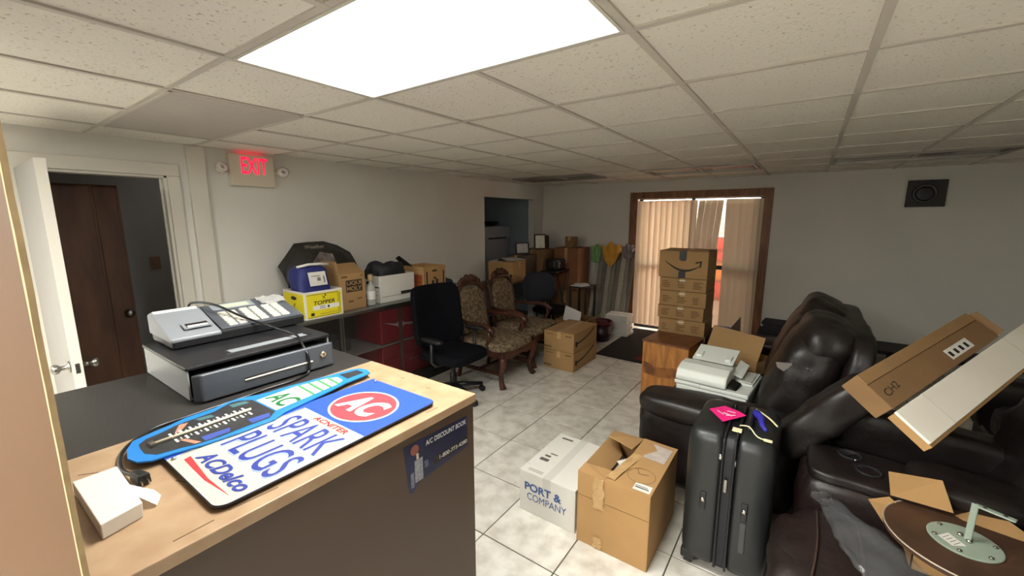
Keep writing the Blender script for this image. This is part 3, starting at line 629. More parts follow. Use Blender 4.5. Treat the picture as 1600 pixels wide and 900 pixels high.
for k, (y, z, s, lab, mm) in enumerate(((1.75, .51, (.3, .25, .16), 'dark grey carton on the glass shelf at the near end of the showcase', mat('dim_grey', (70, 66, 60), .7)), (2.1, .51, (.25, .3, .12), 'low black carton on the glass shelf beside the red chest', blackm))):
    t, hx, hy, h = carton('stock_carton', lab, -3.75, -3.75 + s[0], y - s[1] / 2, y + s[1] / 2, z + .001, z + s[2], m=mm, tapem=mm)
# ---- on the showcase
t, hx, hy, h = carton('yellow_carton', 'open yellow and white carton printed TOPPER holding the blue pouch', -3.66, -3.31, 1.735, 2.075, ZS, ZS + .235, m=whitec, open_=True)
fz = ZS + .002
q = .0009
obj('print_front', MB().box(-3.31, -3.31 + q, 1.75, 2.06, fz + .01, ZS + .215), yellow, t)
obj('print_side', MB().box(-3.645, -3.325, 1.735 - q, 1.735, fz + .01, ZS + .215), yellow, t)
def fx_(x, y, z): return pm((x, y, z), (0, 1, 0), (0, 0, 1))
def fy_(x, y, z): return pm((x, y, z), (1, 0, 0), (0, 0, 1))
text('TOPPER', .19, .034, fx_(-3.31 + q, 1.905, ZS + .135), ink, t, bold=.02, shear=.2)
obj('white_label', MB().box(-3.3092, -3.3086, 1.80, 2.04, ZS + .075, ZS + .112), whitep, t)
marks([((-3.308, 1.86, ZS + .098), (0, 1, 0), (0, 0, 1), .05, .005), ((-3.308, 1.86, ZS + .084), (0, 1, 0), (0, 0, 1), .05, .005), ((-3.308, 1.93, ZS + .083), (0, 1, 0), (0, 0, 1), .018, .02), ((-3.3088, 1.78, ZS + .03), (0, 1, 0), (0, 0, 1), .03, .025), ((-3.3088, 1.86, ZS + .035), (0, 1, 0), (0, 0, 1), .16, .003), ((-3.3088, 1.755, ZS + .205), (0, 1, 0), (0, 0, 1), .28, .004), ((-3.3088, 1.755, ZS + .016), (0, 1, 0), (0, 0, 1), .28, .004), ((-3.3088, 2.03, ZS + .02), (0, 1, 0), (0, 0, 1), .004, .18), ((-3.3088, 2.045, ZS + .02), (0, 1, 0), (0, 0, 1), .004, .18)], ink, t)
def hammers(cx, cz, face):
    r = []
    for s in (-1, 1):
        d = Vector((s, 1)).normalized()
        if face == 'x': r += [((-3.3086, cx - s * .014, cz - .016), (0, d.x, d.y), (0, -d.y, d.x), .042, .005), ((-3.3086, cx + s * .014 - .012 * s, cz + .012 + .008), (0, d.y * s, -d.x * s * s), (0, d.x, d.y), .02, .008)]
        else: r += [((cx - s * .014, 1.7336, cz - .016), (d.x, 0, d.y), (-d.y, 0, d.x), .042, .005), ((cx + s * .002, 1.7336, cz + .02), (d.y * s, 0, -d.x), (d.x, 0, d.y), .02, .008)]
    return r
marks(hammers(1.905, ZS + .18, 'x') + hammers(-3.48, ZS + .11, 'y'), ink, t, name='crossed_hammers')
obj('hand_hole', MB().prism([(-3.48 + .045 * math.cos(R(15 * k)) * (1), ZS + .175 + .016 * math.sin(R(15 * k))) for k in range(24)], 1.7325, 1.7340, axis='y'), ink, t)
text('TOPPER', .12, .02, fy_(-3.42, 1.734, ZS + .05), ink, t, bold=.01)
bb_ = thing('blue_pouch', 'navy blue padded pouch with white shipping label in the yellow carton', 'bag', (-3.48, 1.9, ZS + .12))
obj('pouch', MB().puff((-3.49, 1.895, ZS + .25), (.18, .285, .38), k=5, n=12, rot=(0, R(-8), 0), wr=.02, seed=1), mat('pouch_blue', (36, 44, 112), .55, bump=.3, bscale=14), bb_, smooth=True)
obj('white_hem', MB().tube([(-3.44, 1.76, ZS + .435), (-3.42, 1.85, ZS + .452), (-3.425, 1.96, ZS + .448), (-3.44, 2.04, ZS + .44)], .011), whitep, bb_, smooth=True)
obj('shipping_label', MB().add([(-3.375, 1.83, ZS + .27), (-3.375, 1.985, ZS + .27), (-3.405, 1.985, ZS + .385), (-3.405, 1.83, ZS + .385)], [(0, 1, 2, 3)]), whitep, bb_, solid=.001)
marks([((-3.3805, 1.90, ZS + .31), (0, 1, 0), (-.25, 0, 1), .03, .03), ((-3.376, 1.955, ZS + .29), (0, 1, 0), (-.25, 0, 1), .012, .06), ((-3.389, 1.85, ZS + .35), (0, 1, 0), (-.25, 0, 1), .08, .006)], mat('grey_ink', (120, 118, 112), .7), bb_)
bg = thing('weather_bag', 'black printed bag marked Weather leaning on the wall behind the pouch', 'bag', (-3.75, 2.05, ZS))
v = []; f = []
top = [(1.80, 1.34), (1.88, 1.44), (1.96, 1.535), (2.08, 1.545), (2.24, 1.545), (2.38, 1.50), (2.52, 1.42)]
for i, (y, z) in enumerate(top):
    for j in range(6):
        tt = j / 5; zz = ZS + .12 + (z - ZS - .12) * tt
        v.append((-3.835 + .12 * math.sin(math.pi * tt) + .02 * noise.noise((y * 9, tt * 4, 0)), y + .04 * noise.noise((y * 3, tt * 3, 5)) * (1 - tt), zz))
for i in range(6):
    for j in range(5): f.append((i * 6 + j, (i + 1) * 6 + j, (i + 1) * 6 + j + 1, i * 6 + j + 1))
obj('sheet', MB().add(v, f), mat('bag_black', (44, 42, 40), .35, bump=.15, bscale=12), bg, smooth=True, solid=.012)
text('Weather', .20, .035, pm((-3.79, 2.12, 1.50), (0, 1, 0), (-.35, 0, 1)), mat('bag_print', (150, 142, 124), .5), bg, bold=.01, shear=.15, lift=.012)
obj('picture_patch', MB().add([(-3.70, 2.05, 1.37), (-3.70, 2.22, 1.28), (-3.70, 2.29, 1.33), (-3.722, 2.26, 1.43), (-3.732, 2.14, 1.455)], [(0, 1, 2, 3, 4)]), mat('bag_photo', (150, 136, 130), .4, col2=(92, 84, 80), vscale=14), bg, solid=.004)
t, hx, hy, h = carton('oil_carton', 'brown carton printed LIQUI MOLY with its flaps up', -3.68, -3.395, 2.105, 2.375, ZS, ZS + .335, m=cardtan, open_=True)
obj('flap', MB().hexa([(-3.68, 2.105, ZS + .335), (-3.398, 2.105, ZS + .335), (-3.398, 2.109, ZS + .335), (-3.68, 2.109, ZS + .335)], [(-3.66, 2.10, ZS + .45), (-3.42, 2.10, ZS + .45), (-3.42, 2.104, ZS + .45), (-3.66, 2.104, ZS + .45)]), cardtan, t)
obj('flap', MB().hexa([(-3.398, 2.11, ZS + .335), (-3.394, 2.11, ZS + .335), (-3.394, 2.37, ZS + .335), (-3.398, 2.37, ZS + .335)], [(-3.54, 2.12, ZS + .42), (-3.536, 2.12, ZS + .42), (-3.536, 2.365, ZS + .42), (-3.54, 2.365, ZS + .42)]), cardtan, t)
obj('logo_block', MB().box(-3.395, -3.3943, 2.17, 2.34, ZS + .165, ZS + .275), ink, t)
text('LIQUI', .15, .042, fx_(-3.3942, 2.255, ZS + .245), cardtan, t, bold=.03)
text('MOLY', .155, .042, fx_(-3.3942, 2.255, ZS + .195), cardtan, t, bold=.03)
marks([((-3.3944, 2.13, ZS + .30), (0, 1, 0), (0, 0, 1), .06, .016), ((-3.3944, 2.33, ZS + .305), (0, 1, 0), (0, 0, 1), .02, .012), ((-3.3944, 2.19, ZS + .07), (0, 1, 0), (0, 0, 1), .05, .014), ((-3.3944, 2.28, ZS + .09), (0, 1, 0), (0, 0, 1), .05, .012)], inkb, t)
bt = thing('clear_bottle', 'clear plastic bottle with beige cap between the brown and white cartons', 'bottle', (-3.42, 2.45, ZS))
obj('body', MB().lathe([(.038, 0), (.042, .01), (.042, .16), (.034, .19), (.016, .215), (.016, .24)], -3.42, 2.45, ZS + .001, seg=20), clear('bottle_plastic', (224, 222, 214), .45, .1), bt, smooth=True)
obj('cap', MB().lathe([(.024, .24), (.026, .245), (.026, .29), (.02, .3)], -3.42, 2.45, ZS + .001, seg=18), mat('cap_beige', (176, 150, 112), .5), bt, smooth=True)
obj('label', MB().lathe([(.0425, .06), (.0427, .061), (.0427, .14), (.0425, .141)], -3.42, 2.45, ZS, seg=20), whitep, bt, smooth=True)
t, hx, hy, h = carton('file_box', 'white file storage box with hand hole holding a black garment', -3.70, -3.40, 2.545, 2.985, ZS, ZS + .27, m=whitec, open_=True)
obj('hand_hole', MB().prism([(-3.57 + .05 * math.cos(R(15 * k)), ZS + .19 + .02 * math.sin(R(15 * k))) for k in range(24)], 2.5425, 2.5442, axis='y'), ink, t)
marks([((-3.66, 2.5438, ZS + .11), (1, 0, 0), (0, 0, 1), .22, .003), ((-3.66, 2.5438, ZS + .075), (1, 0, 0), (0, 0, 1), .22, .003), ((-3.49, 2.5438, ZS + .15), (1, 0, 0), (0, 0, 1), .07, .012), ((-3.66, 2.5438, ZS + .03), (1, 0, 0), (0, 0, 1), .09, .03), ((-3.3994, 2.56, ZS + .055), (0, 1, 0), (0, 0, 1), .4, .004), ((-3.3994, 2.80, ZS + .06), (0, 1, 0), (0, 0, 1), .15, .03)], ink, t)
gm = thing('black_garment', 'crumpled black garment heaped in the white file box', 'clothing', (-3.55, 2.75, ZS + .25))
obj('cloth', MB().puff((-3.55, 2.73, ZS + .28), (.26, .42, .22), k=3, n=14, wr=.06, seed=4), mat('garment_black', (30, 30, 33), .7, bump=.2, bscale=30), gm, smooth=True)
t, hx, hy, h = carton('photo_carton', 'tan carton with orange photo panel and dark flap at end of the row', -3.68, -3.335, 3.06, 3.395, ZS, ZS + .315, m=card, open_=True)
obj('photo_panel', MB().box(-3.66, -3.355, 3.0590, 3.0598, ZS + .07, ZS + .23), mat('photo_orange', (170, 84, 48), .5, col2=(120, 58, 38), vscale=7, stretch=(1, 1, 6)), t)
marks([((-3.3345, 3.10, ZS + .06), (0, 1, 0), (0, 0, 1), .02, .2), ((-3.3345, 3.35, ZS + .06), (0, 1, 0), (0, 0, 1), .02, .2), ((-3.3345, 3.18, ZS + .1), (0, 1, 0), (0, 0, 1), .035, .06), ((-3.3345, 3.24, ZS + .1), (0, 1, 0), (0, 0, 1), .035, .07), ((-3.3345, 3.21, ZS + .17), (0, 1, 0), (0, 0, 1), .035, .025), ((-3.3345, 3.19, ZS + .255), (0, 1, 0), (0, 0, 1), .07, .02)], ink, t)
obj('dark_flap', MB().hexa([(-3.67, 3.06, ZS + .316), (-3.5, 3.06, ZS + .316), (-3.5, 3.066, ZS + .316), (-3.67, 3.066, ZS + .316)], [(-3.70, 2.99, ZS + .40), (-3.64, 2.99, ZS + .43), (-3.64, 2.996, ZS + .43), (-3.70, 2.996, ZS + .40)]), blackm, t)
t, hx, hy, h = carton('brown_packet', 'small brown packet on the showcase behind the register', -3.86, -3.70, 1.60, 1.80, ZS, ZS + .10, m=mat('packet_brown', (112, 64, 42), .6), rz=.3)
st = thing('paper_pile', 'loose papers and white packets on the far end of the showcase', 'papers', (-3.6, 3.7, ZS))
for k in range(6): obj('sheet', MB().box(-.14, .14, -.1, .1, k * .012, k * .012 + .01, M=Matrix.Translation((-3.62 + random.uniform(-.08, .08), 3.82 + random.uniform(-.1, .1), ZS + .001)) @ Matrix.Rotation(random.uniform(-.6, .6), 4, 'Z')), whitep, st)
bgp = thing('navy_bundle', 'small navy cloth bundle on the showcase beside the photo carton', 'bag', (-3.48, 3.5, ZS))
obj('cloth', MB().puff((-3.48, 3.50, ZS + .078), (.22, .17, .15), k=2.6, n=10, wr=.05, seed=9), mat('bundle_navy', (40, 42, 58), .8), bgp, smooth=True)

# ------------------------------------------------------------------ office chair
oc = thing('office_chair', 'black mesh office chair with armrests beside the glass showcase', 'chair', (-2.78, 2.92, 0))
cx, cy = -2.74, 2.86
obj('seat', MB().puff((cx + .02, cy, .46), (.54, .52, .11), k=4.5, n=10), navyfab, oc, smooth=True)
obj('backrest', MB().puff((cx - .30, cy + .05, .80), (.09, .57, .62), k=6, n=12, rot=(0, R(-8), R(-8)), pinch=lambda q: Vector((q.x + .9 * (q.y ** 2), q.y, q.z))), navyfab, oc, smooth=True)
obj('back_bracket', MB().tube([(cx - .05, cy, .40), (cx - .25, cy, .40), (cx - .32, cy, .50), (cx - .31, cy, .62)], .022), blackp, oc, smooth=True)
for s in (-1, 1):
    ar = obj('armrest', MB().puff((cx + .03, cy + s * .30, .66), (.25, .075, .04), k=4, n=8), blackp, oc, smooth=True)
    obj('arm_post', MB().tube([(cx + .02, cy + s * .30, .645), (cx + .02, cy + s * .305, .45), (cx + .02, cy + s * .25, .40), (cx + .02, cy + s * .1, .395)], .016), blackp, oc, smooth=True)
obj('column', MB().lathe([(.035, .12), (.035, .25), (.022, .26), (.022, .40), (.06, .41)], cx, cy, 0, seg=14), blackp, oc, smooth=True)
for k in range(5):
    a = R(-8 + 72 * k); ex_, ey_ = cx + .31 * math.cos(a), cy + .31 * math.sin(a)
    s_ = obj('base_spoke', MB().tube([(cx + .02 * math.cos(a), cy + .02 * math.sin(a), .13), (ex_, ey_, .085)], [.03, .02]), blackp, oc, smooth=True)
    cs = MB()
    for d in (-.014, .014): cs.lathe([(.028, -.009), (.031, 0), (.028, .009)], seg=14, M=Matrix.Translation((ex_ - d * math.sin(a), ey_ + d * math.cos(a), .031)) @ Matrix.Rotation(a, 4, 'Z') @ Matrix.Rotation(math.pi / 2, 4, 'X'))
    cs.tube([(ex_, ey_, .09), (ex_, ey_, .03)], .008)
    obj('caster', cs, blackp, s_, smooth=False)
# round-backed task chair further back
rc = thing('task_chair', 'dark navy task chair with rounded back behind the second carved armchair', 'chair', (-3.02, 5.25, 0))
cx, cy = -3.10, 5.25
obj('seat', MB().puff((cx + .1, cy - .02, .44), (.48, .48, .09), k=3.5, n=10), navyfab, rc, smooth=True)
obj('backrest', MB().puff((cx - .14, cy, .74), (.08, .56, .46), k=2.8, n=12, rot=(0, R(-6), R(-28)), pinch=lambda q: Vector((q.x + .6 * q.y ** 2, q.y, q.z))), mat('task_navy', (26, 32, 44), .7), rc, smooth=True)
obj('back_bracket', MB().tube([(cx, cy, .38), (cx - .16, cy, .40), (cx - .19, cy, .6)], .02), blackp, rc, smooth=True)
obj('column', MB().lathe([(.03, .1), (.03, .38), (.07, .395)], cx + .05, cy, 0, seg=14), blackp, rc, smooth=True)
for k in range(5):
    a = R(10 + 72 * k); ex_, ey_ = cx + .05 + .28 * math.cos(a), cy + .28 * math.sin(a)
    s_ = obj('base_spoke', MB().tube([(cx + .05, cy, .11), (ex_, ey_, .07)], [.026, .018]), blackp, rc, smooth=True)
    obj('caster', MB().lathe([(.02, -.016), (.027, 0), (.02, .016)], seg=12, M=Matrix.Translation((ex_, ey_, .028)) @ Matrix.Rotation(a, 4, 'Z') @ Matrix.Rotation(math.pi / 2, 4, 'X')).tube([(ex_, ey_, .075), (ex_, ey_, .03)], .008), blackp, s_)
# ------------------------------------------------------------------ two carved armchairs
def armchair(cy, label, dx=0, rz=0):
    t = thing('carved_armchair', label, 'armchair', (-2.78 + dx, cy, 0), rz, group='carved armchairs with brocade seats')
    L = dict(world=False)
    obj('seat', MB().puff((.05, 0, .425), (.64, .62, .11), k=5, n=12, pinch=lambda q: Vector((q.x, q.y * (1 + .12 * q.x), q.z + .02 * math.cos(q.x * 5) * math.cos(q.y * 5)))), brocade, t, smooth=True, **L)
    rail = MB(); rail.box(-.25, .35, -.31, -.285, .33, .395); rail.box(-.25, .35, .285, .31, .33, .395); rail.box(.335, .36, -.284, .284, .34, .395); rail.box(-.27, -.245, -.284, .284, .33, .395)
    obj('seat_rail', rail, mahog, t, bevel=.006, **L)
    ap = MB(); n = 12
    pts = [(-.284 + .568 * k / n, .34 - .035 * abs(math.sin(2 * math.pi * k / n)) - (.02 if k == n // 2 else 0)) for k in range(n + 1)] + [(.284, .36), (-.284, .36)]
    ap.prism(pts, .338, .358, axis='x'); obj('carved_apron', ap, mahog, t, **L)
    # back: padded panel inside a carved frame, leaning back
    tl_ = Matrix.Translation((-.26, 0, .42)) @ Matrix.Rotation(R(-10), 4, 'Y')
    def T_(p): return tl_ @ Vector(p)
    pad = MB(); prof = [(-.20, .06), (-.215, .25), (-.20, .47), (-.165, .53), (-.10, .565), (0, .575), (.10, .565), (.165, .53), (.20, .47), (.215, .25), (.20, .06), (0, .045)]
    v = [T_((.045, y * .6, z if False else .31 + (z - .31) * .7)) for y, z in prof] + [T_((.03, y, z)) for y, z in prof] + [T_((-.01, y, z)) for y, z in prof]
    m_ = len(prof); f = [tuple(range(m_))] + [(i, (i + 1) % m_, m_ + (i + 1) % m_, m_ + i) for i in range(m_)] + [(m_ + i, m_ + (i + 1) % m_, 2 * m_ + (i + 1) % m_, 2 * m_ + i) for i in range(m_)] + [tuple(range(2 * m_, 3 * m_))]
    obj('back_pad', pad.add(v, f), brocade, t, smooth=False, bevel=.01, **L)
    for s in (-1, 1):
        fr = MB(); fr.tube([T_((0, s * .235, -.06)), T_((0, s * .245, .1)), T_((0, s * .25, .3)), T_((0, s * .24, .47)), T_((0, s * .255, .54))], [.024, .02, .018, .02, .026][:5], seg=8)
        obj('back_post', fr, mahog, t, smooth=True, **L)
    for s in (-1, 1):
        obj('finial', MB().puff(T_((0, s * .262, .575)), (.045, .05, .06), k=2, n=6), mahog, t, smooth=True, **L)
    cr_ = MB(); cr_.tube([T_((.0, -.235, .50)), T_((0, -.19, .565)), T_((0, -.12, .60)), T_((0, 0, .615)), T_((0, .12, .60)), T_((0, .19, .565)), T_((0, .235, .50))], .026, seg=8, smooth=3)
    for k in range(9):
        y = -.16 + .04 * k; cr_.puff(T_((.012, y, .615 + .055 * math.cos(y * 8))), (.05, .055, .075 + .02 * (k % 2)), k=2.4, n=4, wr=.02, seed=k)
    cr_.puff(T_((.015, 0, .66)), (.055, .12, .08), k=2.2, n=6, wr=.02, seed=3)
    obj('carved_crest', cr_, mahog, t, smooth=True, **L)
    obj('lower_back_rail', MB().tube([T_((0, -.235, .03)), T_((0, 0, .02)), T_((0, .235, .03))], .02), mahog, t, smooth=True, **L)
    for s in (-1, 1):
        obj('arm', MB().tube([T_((0, s * .245, .24)), (-.12, s * .29, .645), (.05, s * .315, .66), (.17, s * .315, .64), (.225, s * .31, .605), (.205, s * .31, .575)], [.02, .022, .026, .03, .034, .026], seg=8), mahog, t, smooth=True, **L)
        obj('arm_post', MB().tube([(.17, s * .31, .63), (.19, s * .315, .55), (.15, s * .305, .46), (.17, s * .298, .38)], [.018, .024, .018, .024], seg=8), mahog, t, smooth=True, **L)
        obj('leg', MB().tube([(.31, s * .27, .38), (.335, s * .285, .28), (.30, s * .27, .14), (.315, s * .275, .05), (.345, s * .29, .0)], [.036, .040, .026, .028, .036], seg=8), mahog, t, smooth=True, **L)
        obj('leg', MB().tube([(-.25, s * .26, .38), (-.25, s * .26, .2), (-.30, s * .265, 0)], [.028, .025, .022], seg=8), mahog, t, smooth=True, **L)
        obj('side_stretcher', MB().box(-.26, .30, s * .265 - .014, s * .265 + .014, .13, .165), mahog, t, bevel=.004, **L)
    obj('cross_stretcher', MB().box(.0, .03, -.25, .25, .13, .165), mahog, t, bevel=.004, **L)
    return t
armchair(3.57, 'nearer carved armchair with brocade back pad next to the black office chair')
armchair(4.28, 'further carved armchair with brocade seat behind the pair of stacked cartons', -.08, .03)

# ------------------------------------------------------------------ cartons and clutter toward the far corner
for k, (z0, z1, lab) in enumerate(((0, .220, 'lower tan carton of the pair beside the further carved armchair'), (.227, .452, 'upper tan carton of the pair beside the further carved armchair'))):
    t, hx, hy, h = carton('tan_carton', lab, -2.455, -2.06, 4.13, 4.76, z0, z1, m=cardtan, rz=.0, group='pair of stacked tan cartons')
    zz = z0
    marks([((-2.46, 4.1292, zz + .03), (1, 0, 0), (0, 0, 1), .11, .018), ((-2.17, 4.1292, zz + .185), (1, 0, 0), (0, 0, 1), .08, .012), ((-2.43, 4.1292, zz + .19), (1, 0, 0), (0, 0, 1), .1, .008)], inkb, t)
    sw = MB(); n = 12
    for i in range(n):
        a0, a1 = i / n, (i + 1) / n
        fz_ = lambda a: zz + .09 + .1 * a * a
        sw.add([(-2.0592, 4.18 + .5 * a0, fz_(a0)), (-2.0592, 4.18 + .5 * a1, fz_(a1)), (-2.0592, 4.18 + .5 * a1, fz_(a1) + .022), (-2.0592, 4.18 + .5 * a0, fz_(a0) + .022)], [(0, 1, 2, 3)])
    sw.add([(-2.0592, 4.17, zz + .075), (-2.0592, 4.22, zz + .06), (-2.0592, 4.21, zz + .13), (-2.0592, 4.17, zz + .13)], [(0, 1, 2, 3)])
    obj('printed_arrow', sw, ink, t)
t, hx, hy, h = carton('open_carton', 'open brown carton with a white sheet leaning in it behind stacked pair', -2.72, -2.32, 4.86, 5.30, 0, .40, m=card2, open_=True)
obj('flap', MB().hexa([(-2.32, 4.87, .40), (-2.316, 4.87, .40), (-2.316, 5.29, .40), (-2.32, 5.29, .40)], [(-2.18, 4.88, .46), (-2.176, 4.88, .46), (-2.176, 5.27, .49), (-2.18, 5.27, .49)]), card2, t)
ws_ = obj('sheet', MB().hexa([(-2.60, 4.865, .41), (-2.335, 4.82, .37), (-2.335, 4.824, .37), (-2.60, 4.869, .41)], [(-2.58, 4.90, .60), (-2.325, 4.855, .545), (-2.325, 4.859, .545), (-2.58, 4.904, .60)]), mat('dim_white', (205, 200, 196), .7), t, label='white sheet')
bu = thing('bucket', 'dark maroon bucket with a thick rim beside the white paper stack', 'bucket', (-2.33, 5.55, 0))
obj('body', MB().lathe([(.115, .002), (.12, .01), (.145, .25), (.135, .25), (.112, .02)], -2.33, 5.55, 0, seg=24), mat('bucket_dark', (40, 24, 28), .4), bu, smooth=True)
obj('rim', MB().lathe([(.146, .245), (.16, .25), (.16, .285), (.148, .295), (.135, .285), (.135, .25)], -2.33, 5.55, 0, seg=24), mat('bucket_rim', (92, 30, 42), .4), bu, smooth=True)
obj('inner_ring', MB().lathe([(.08, .27), (.085, .285), (.07, .285)], -2.33, 5.55, 0, seg=20), mat('bucket_rim', (92, 30, 42), .4), bu, smooth=True)
for k, (z, w_) in enumerate(((0, .05), (.051, .06), (.112, .09), (.203, .06), (.264, .05))):
    x = -2.24 + random.uniform(-.02, .02); y = 6.03 + random.uniform(-.01, .01)
    t = thing('paper_ream', ['bottom', 'second', 'middle', 'fourth', 'topmost'][k] + ' bundle in the stack of white paper beside the bucket', 'paper', (x, y, z), random.uniform(-.1, .1), group='stack of paper bundles')
    obj('bundle', MB().box(-.17, .17, -.14, .14, .001, w_), whitep, t, world=False, bevel=.003)
    obj('band', MB().box(-.1705, .1705, -.02, .02, .0005, w_ + .0006), mat('band', (190, 186, 176), .6), t, world=False)
# leaning slats with cloths
for k in range(9):
    x = -2.86 + .078 * k; y0 = 6.22 + .02 * (k % 2)
    t = thing('leaning_slat', ['pale', 'speckled', 'greyish'][k % 3] + ' slat, number %s from the left of those leaning by the window' % ['one', 'two', 'three', 'four', 'five', 'six', 'seven', 'eight', 'nine'][k], 'slat', (x, y0, 0), group='pale slats leaning on the back wall')
    hgt = [1.12, 1.10, 1.14, 1.22, 1.2, 1.2, 1.25, 1.27, 1.24][k]; xt = x + [.03, .027, .024, .02, .016, .012, .008, .004, .0][k]
    yt = YB - .045 - .01 * (k % 2)
    obj('strip', MB().hexa([(x - .031, y0, 0), (x + .031, y0, 0), (x + .031, y0 + .01, 0), (x - .031, y0 + .01, 0)], [(xt - .031, yt, hgt), (xt + .031, yt, hgt), (xt + .031, yt + .01, hgt), (xt - .031, yt + .01, hgt)]), mat(['slat_pale', 'slat_speck', 'slat_grey'][k % 3], [(182, 176, 160), (146, 140, 126), (122, 116, 106)][k % 3], .7, var=.2, vscale=20), t)
    obj('hem', MB().tube([(x - .034, y0 - .002, .01), (x + .034, y0 - .002, .01)], .005), whitep, t)
for (nm, lab, col, cx_, cz, w_, h_, lobes) in (('green_cloth', 'green cloth hanging over the tops of the leaning slats', (134, 176, 120), -2.83, 1.19, .21, .27, 1), ('yellow_cloth', 'ochre yellow cloth draped over the middle leaning slats', (222, 164, 66), -2.56, 1.21, .34, .32, 2), ('grey_cloth', 'grey bunched cloth on the leaning slats next to the wooden frame', (140, 130, 128), -2.28, 1.26, .20, .20, 3)):
    t = thing(nm, lab, 'cloth', (cx_, 6.42, cz))
    v = []; f = []; n = 14
    for i in range(n + 1):
        for j in range(9):
            u_, w2 = i / n * 2 - 1, j / 8
            ztop = h_ * .45 * (1 - .35 * abs(u_) + .2 * math.sin(u_ * 7 + lobes)); zbot = -h_ * .55 * (1 - abs(u_) ** 4) * (1 if lobes != 2 else 1 + .3 * math.cos(u_ * 5)) - .01
            z = zbot + (ztop - zbot) * w2
            y = 6.355 + .12 * max(0, (z + .05)) - .03 * math.sin(u_ * 9 + w2 * 3) - .02 * noise.noise((u_ * 4, w2 * 4, lobes))
            v.append((cx_ + u_ * w_ / 2 * (1 - .15 * (1 - w2)), y + (.05 if lobes == 1 else 0), cz + z))
    for i in range(n):
        for j in range(8): f.append((i * 9 + j, (i + 1) * 9 + j, (i + 1) * 9 + j + 1, i * 9 + j + 1))
    obj('drape', MB().add(v, f), mat(nm, col, .9, var=.15, vscale=14, bump=.2, bscale=40), t, smooth=True, solid=.012)
    obj('hem', MB().tube([v[i * 9 + 8] for i in range(n + 1)], .008), mat(nm, col, .9), t, smooth=True)
# far left table of cartons in front of the alcove
tb = thing('folding_table', 'dark folding table against the alcove carrying cartons', 'table', (-3.62, 5.5, 0))
obj('table_top', MB().box(-3.93, -3.42, 4.62, 6.35, .80, .83), mat('table_top', (60, 52, 46), .5), tb, bevel=.004)
for x in (-3.88, -3.47):
    for y in (4.7, 6.25): obj('leg', MB().tube([(x, y, 0), (x, y, .80)], .014), blackshelf, tb)
t, hx, hy, h = carton('worn_carton', 'worn tan carton with loose papers on top in front of the alcove', -3.89, -3.48, 4.86, 5.30, .831, 1.13, m=card, tape_axis='x', rz=.15)
for k in range(4): obj('loose_sheet', MB().box(-.1, .1, -.14, .14, 0, .003, M=Matrix.Translation((-3.75 + .05 * k, 4.98 + .06 * k, 1.138 + .006 * k)) @ Matrix.Rotation(.5 * k, 4, 'Z') @ Matrix.Rotation(.06, 4, 'X')), [whitep, blackm, whitep, mat('dim_white', (205, 200, 196), .7)][k], t)
t, hx, hy, h = carton('brown_carton', 'large brown carton carrying the white framed certificate on the corner table', -3.90, -3.44, 5.72, 6.2, .831, 1.25, m=card2)
t, hx, hy, h = carton('reddish_carton', 'tall reddish brown carton next to the black coffee maker', -3.38, -2.95, 5.98, 6.40, .60, 1.285, m=mat('card_red', (142, 94, 62), .85, var=.1))
t, hx, hy, h = carton('base_carton', 'dark brown carton standing on the floor under the reddish carton', -3.40, -2.93, 5.96, 6.42, 0, .594, m=card2)
def frame(name, label, y, x, z, w_, h_, fm, pm_, tilt=0, rz=0):
    t = thing(name, label, 'frame', (x, y, z), rz)
    Mx = Matrix.Rotation(tilt, 4, 'Y'); e_ = .022
    fr = MB()
    for (y0, y1, z0, z1) in ((-w_ / 2, w_ / 2, 0, e_), (-w_ / 2, w_ / 2, h_ - e_, h_), (-w_ / 2, -w_ / 2 + e_, e_, h_ - e_), (w_ / 2 - e_, w_ / 2, e_, h_ - e_)): fr.box(-.012, .012, y0, y1, z0, z1, M=Mx)
    obj('moulding', fr, fm, t, world=False, bevel=.002)
    p = obj('certificate', MB().box(-.006, .004, -w_ / 2 + e_, w_ / 2 - e_, e_, h_ - e_, M=Mx), pm_, t, world=False)
    return t
certm = mat('certificate', (228, 224, 206), .6, col2=(205, 200, 182), vscale=30)
frame('framed_certificate', 'brown framed white certificate standing on the large brown carton', 5.86, -3.58, 1.256, .20, .25, mahog, certm, tilt=-.12, rz=-.75)
frame('framed_picture', 'small brown frame with dark picture beside the white certificate', 6.12, -3.66, 1.256, .17, .22, mahog, mat('dark_picture', (70, 46, 36), .5, var=.3, vscale=20), tilt=-.1, rz=-.75)
frame('framed_certificate', 'black framed grey certificate leaning in the alcove opening', 5.55, -3.72, 1.19, .25, .19, blackshelf, mat('cert_grey', (176, 174, 168), .6, var=.1, vscale=20), tilt=-.12, rz=-.45)
t, hx, hy, h = carton('grey_carton', 'dark grey carton under the black framed certificate', -3.9, -3.55, 5.36, 5.70, .831, 1.185, m=mat('dim_card', (92, 76, 62), .85, var=.15), rz=0)
t, hx, hy, h = carton('little_carton', 'little brown carton standing on the reddish carton', -3.25, -3.10, 6.1, 6.25, 1.292, 1.46, m=card2)
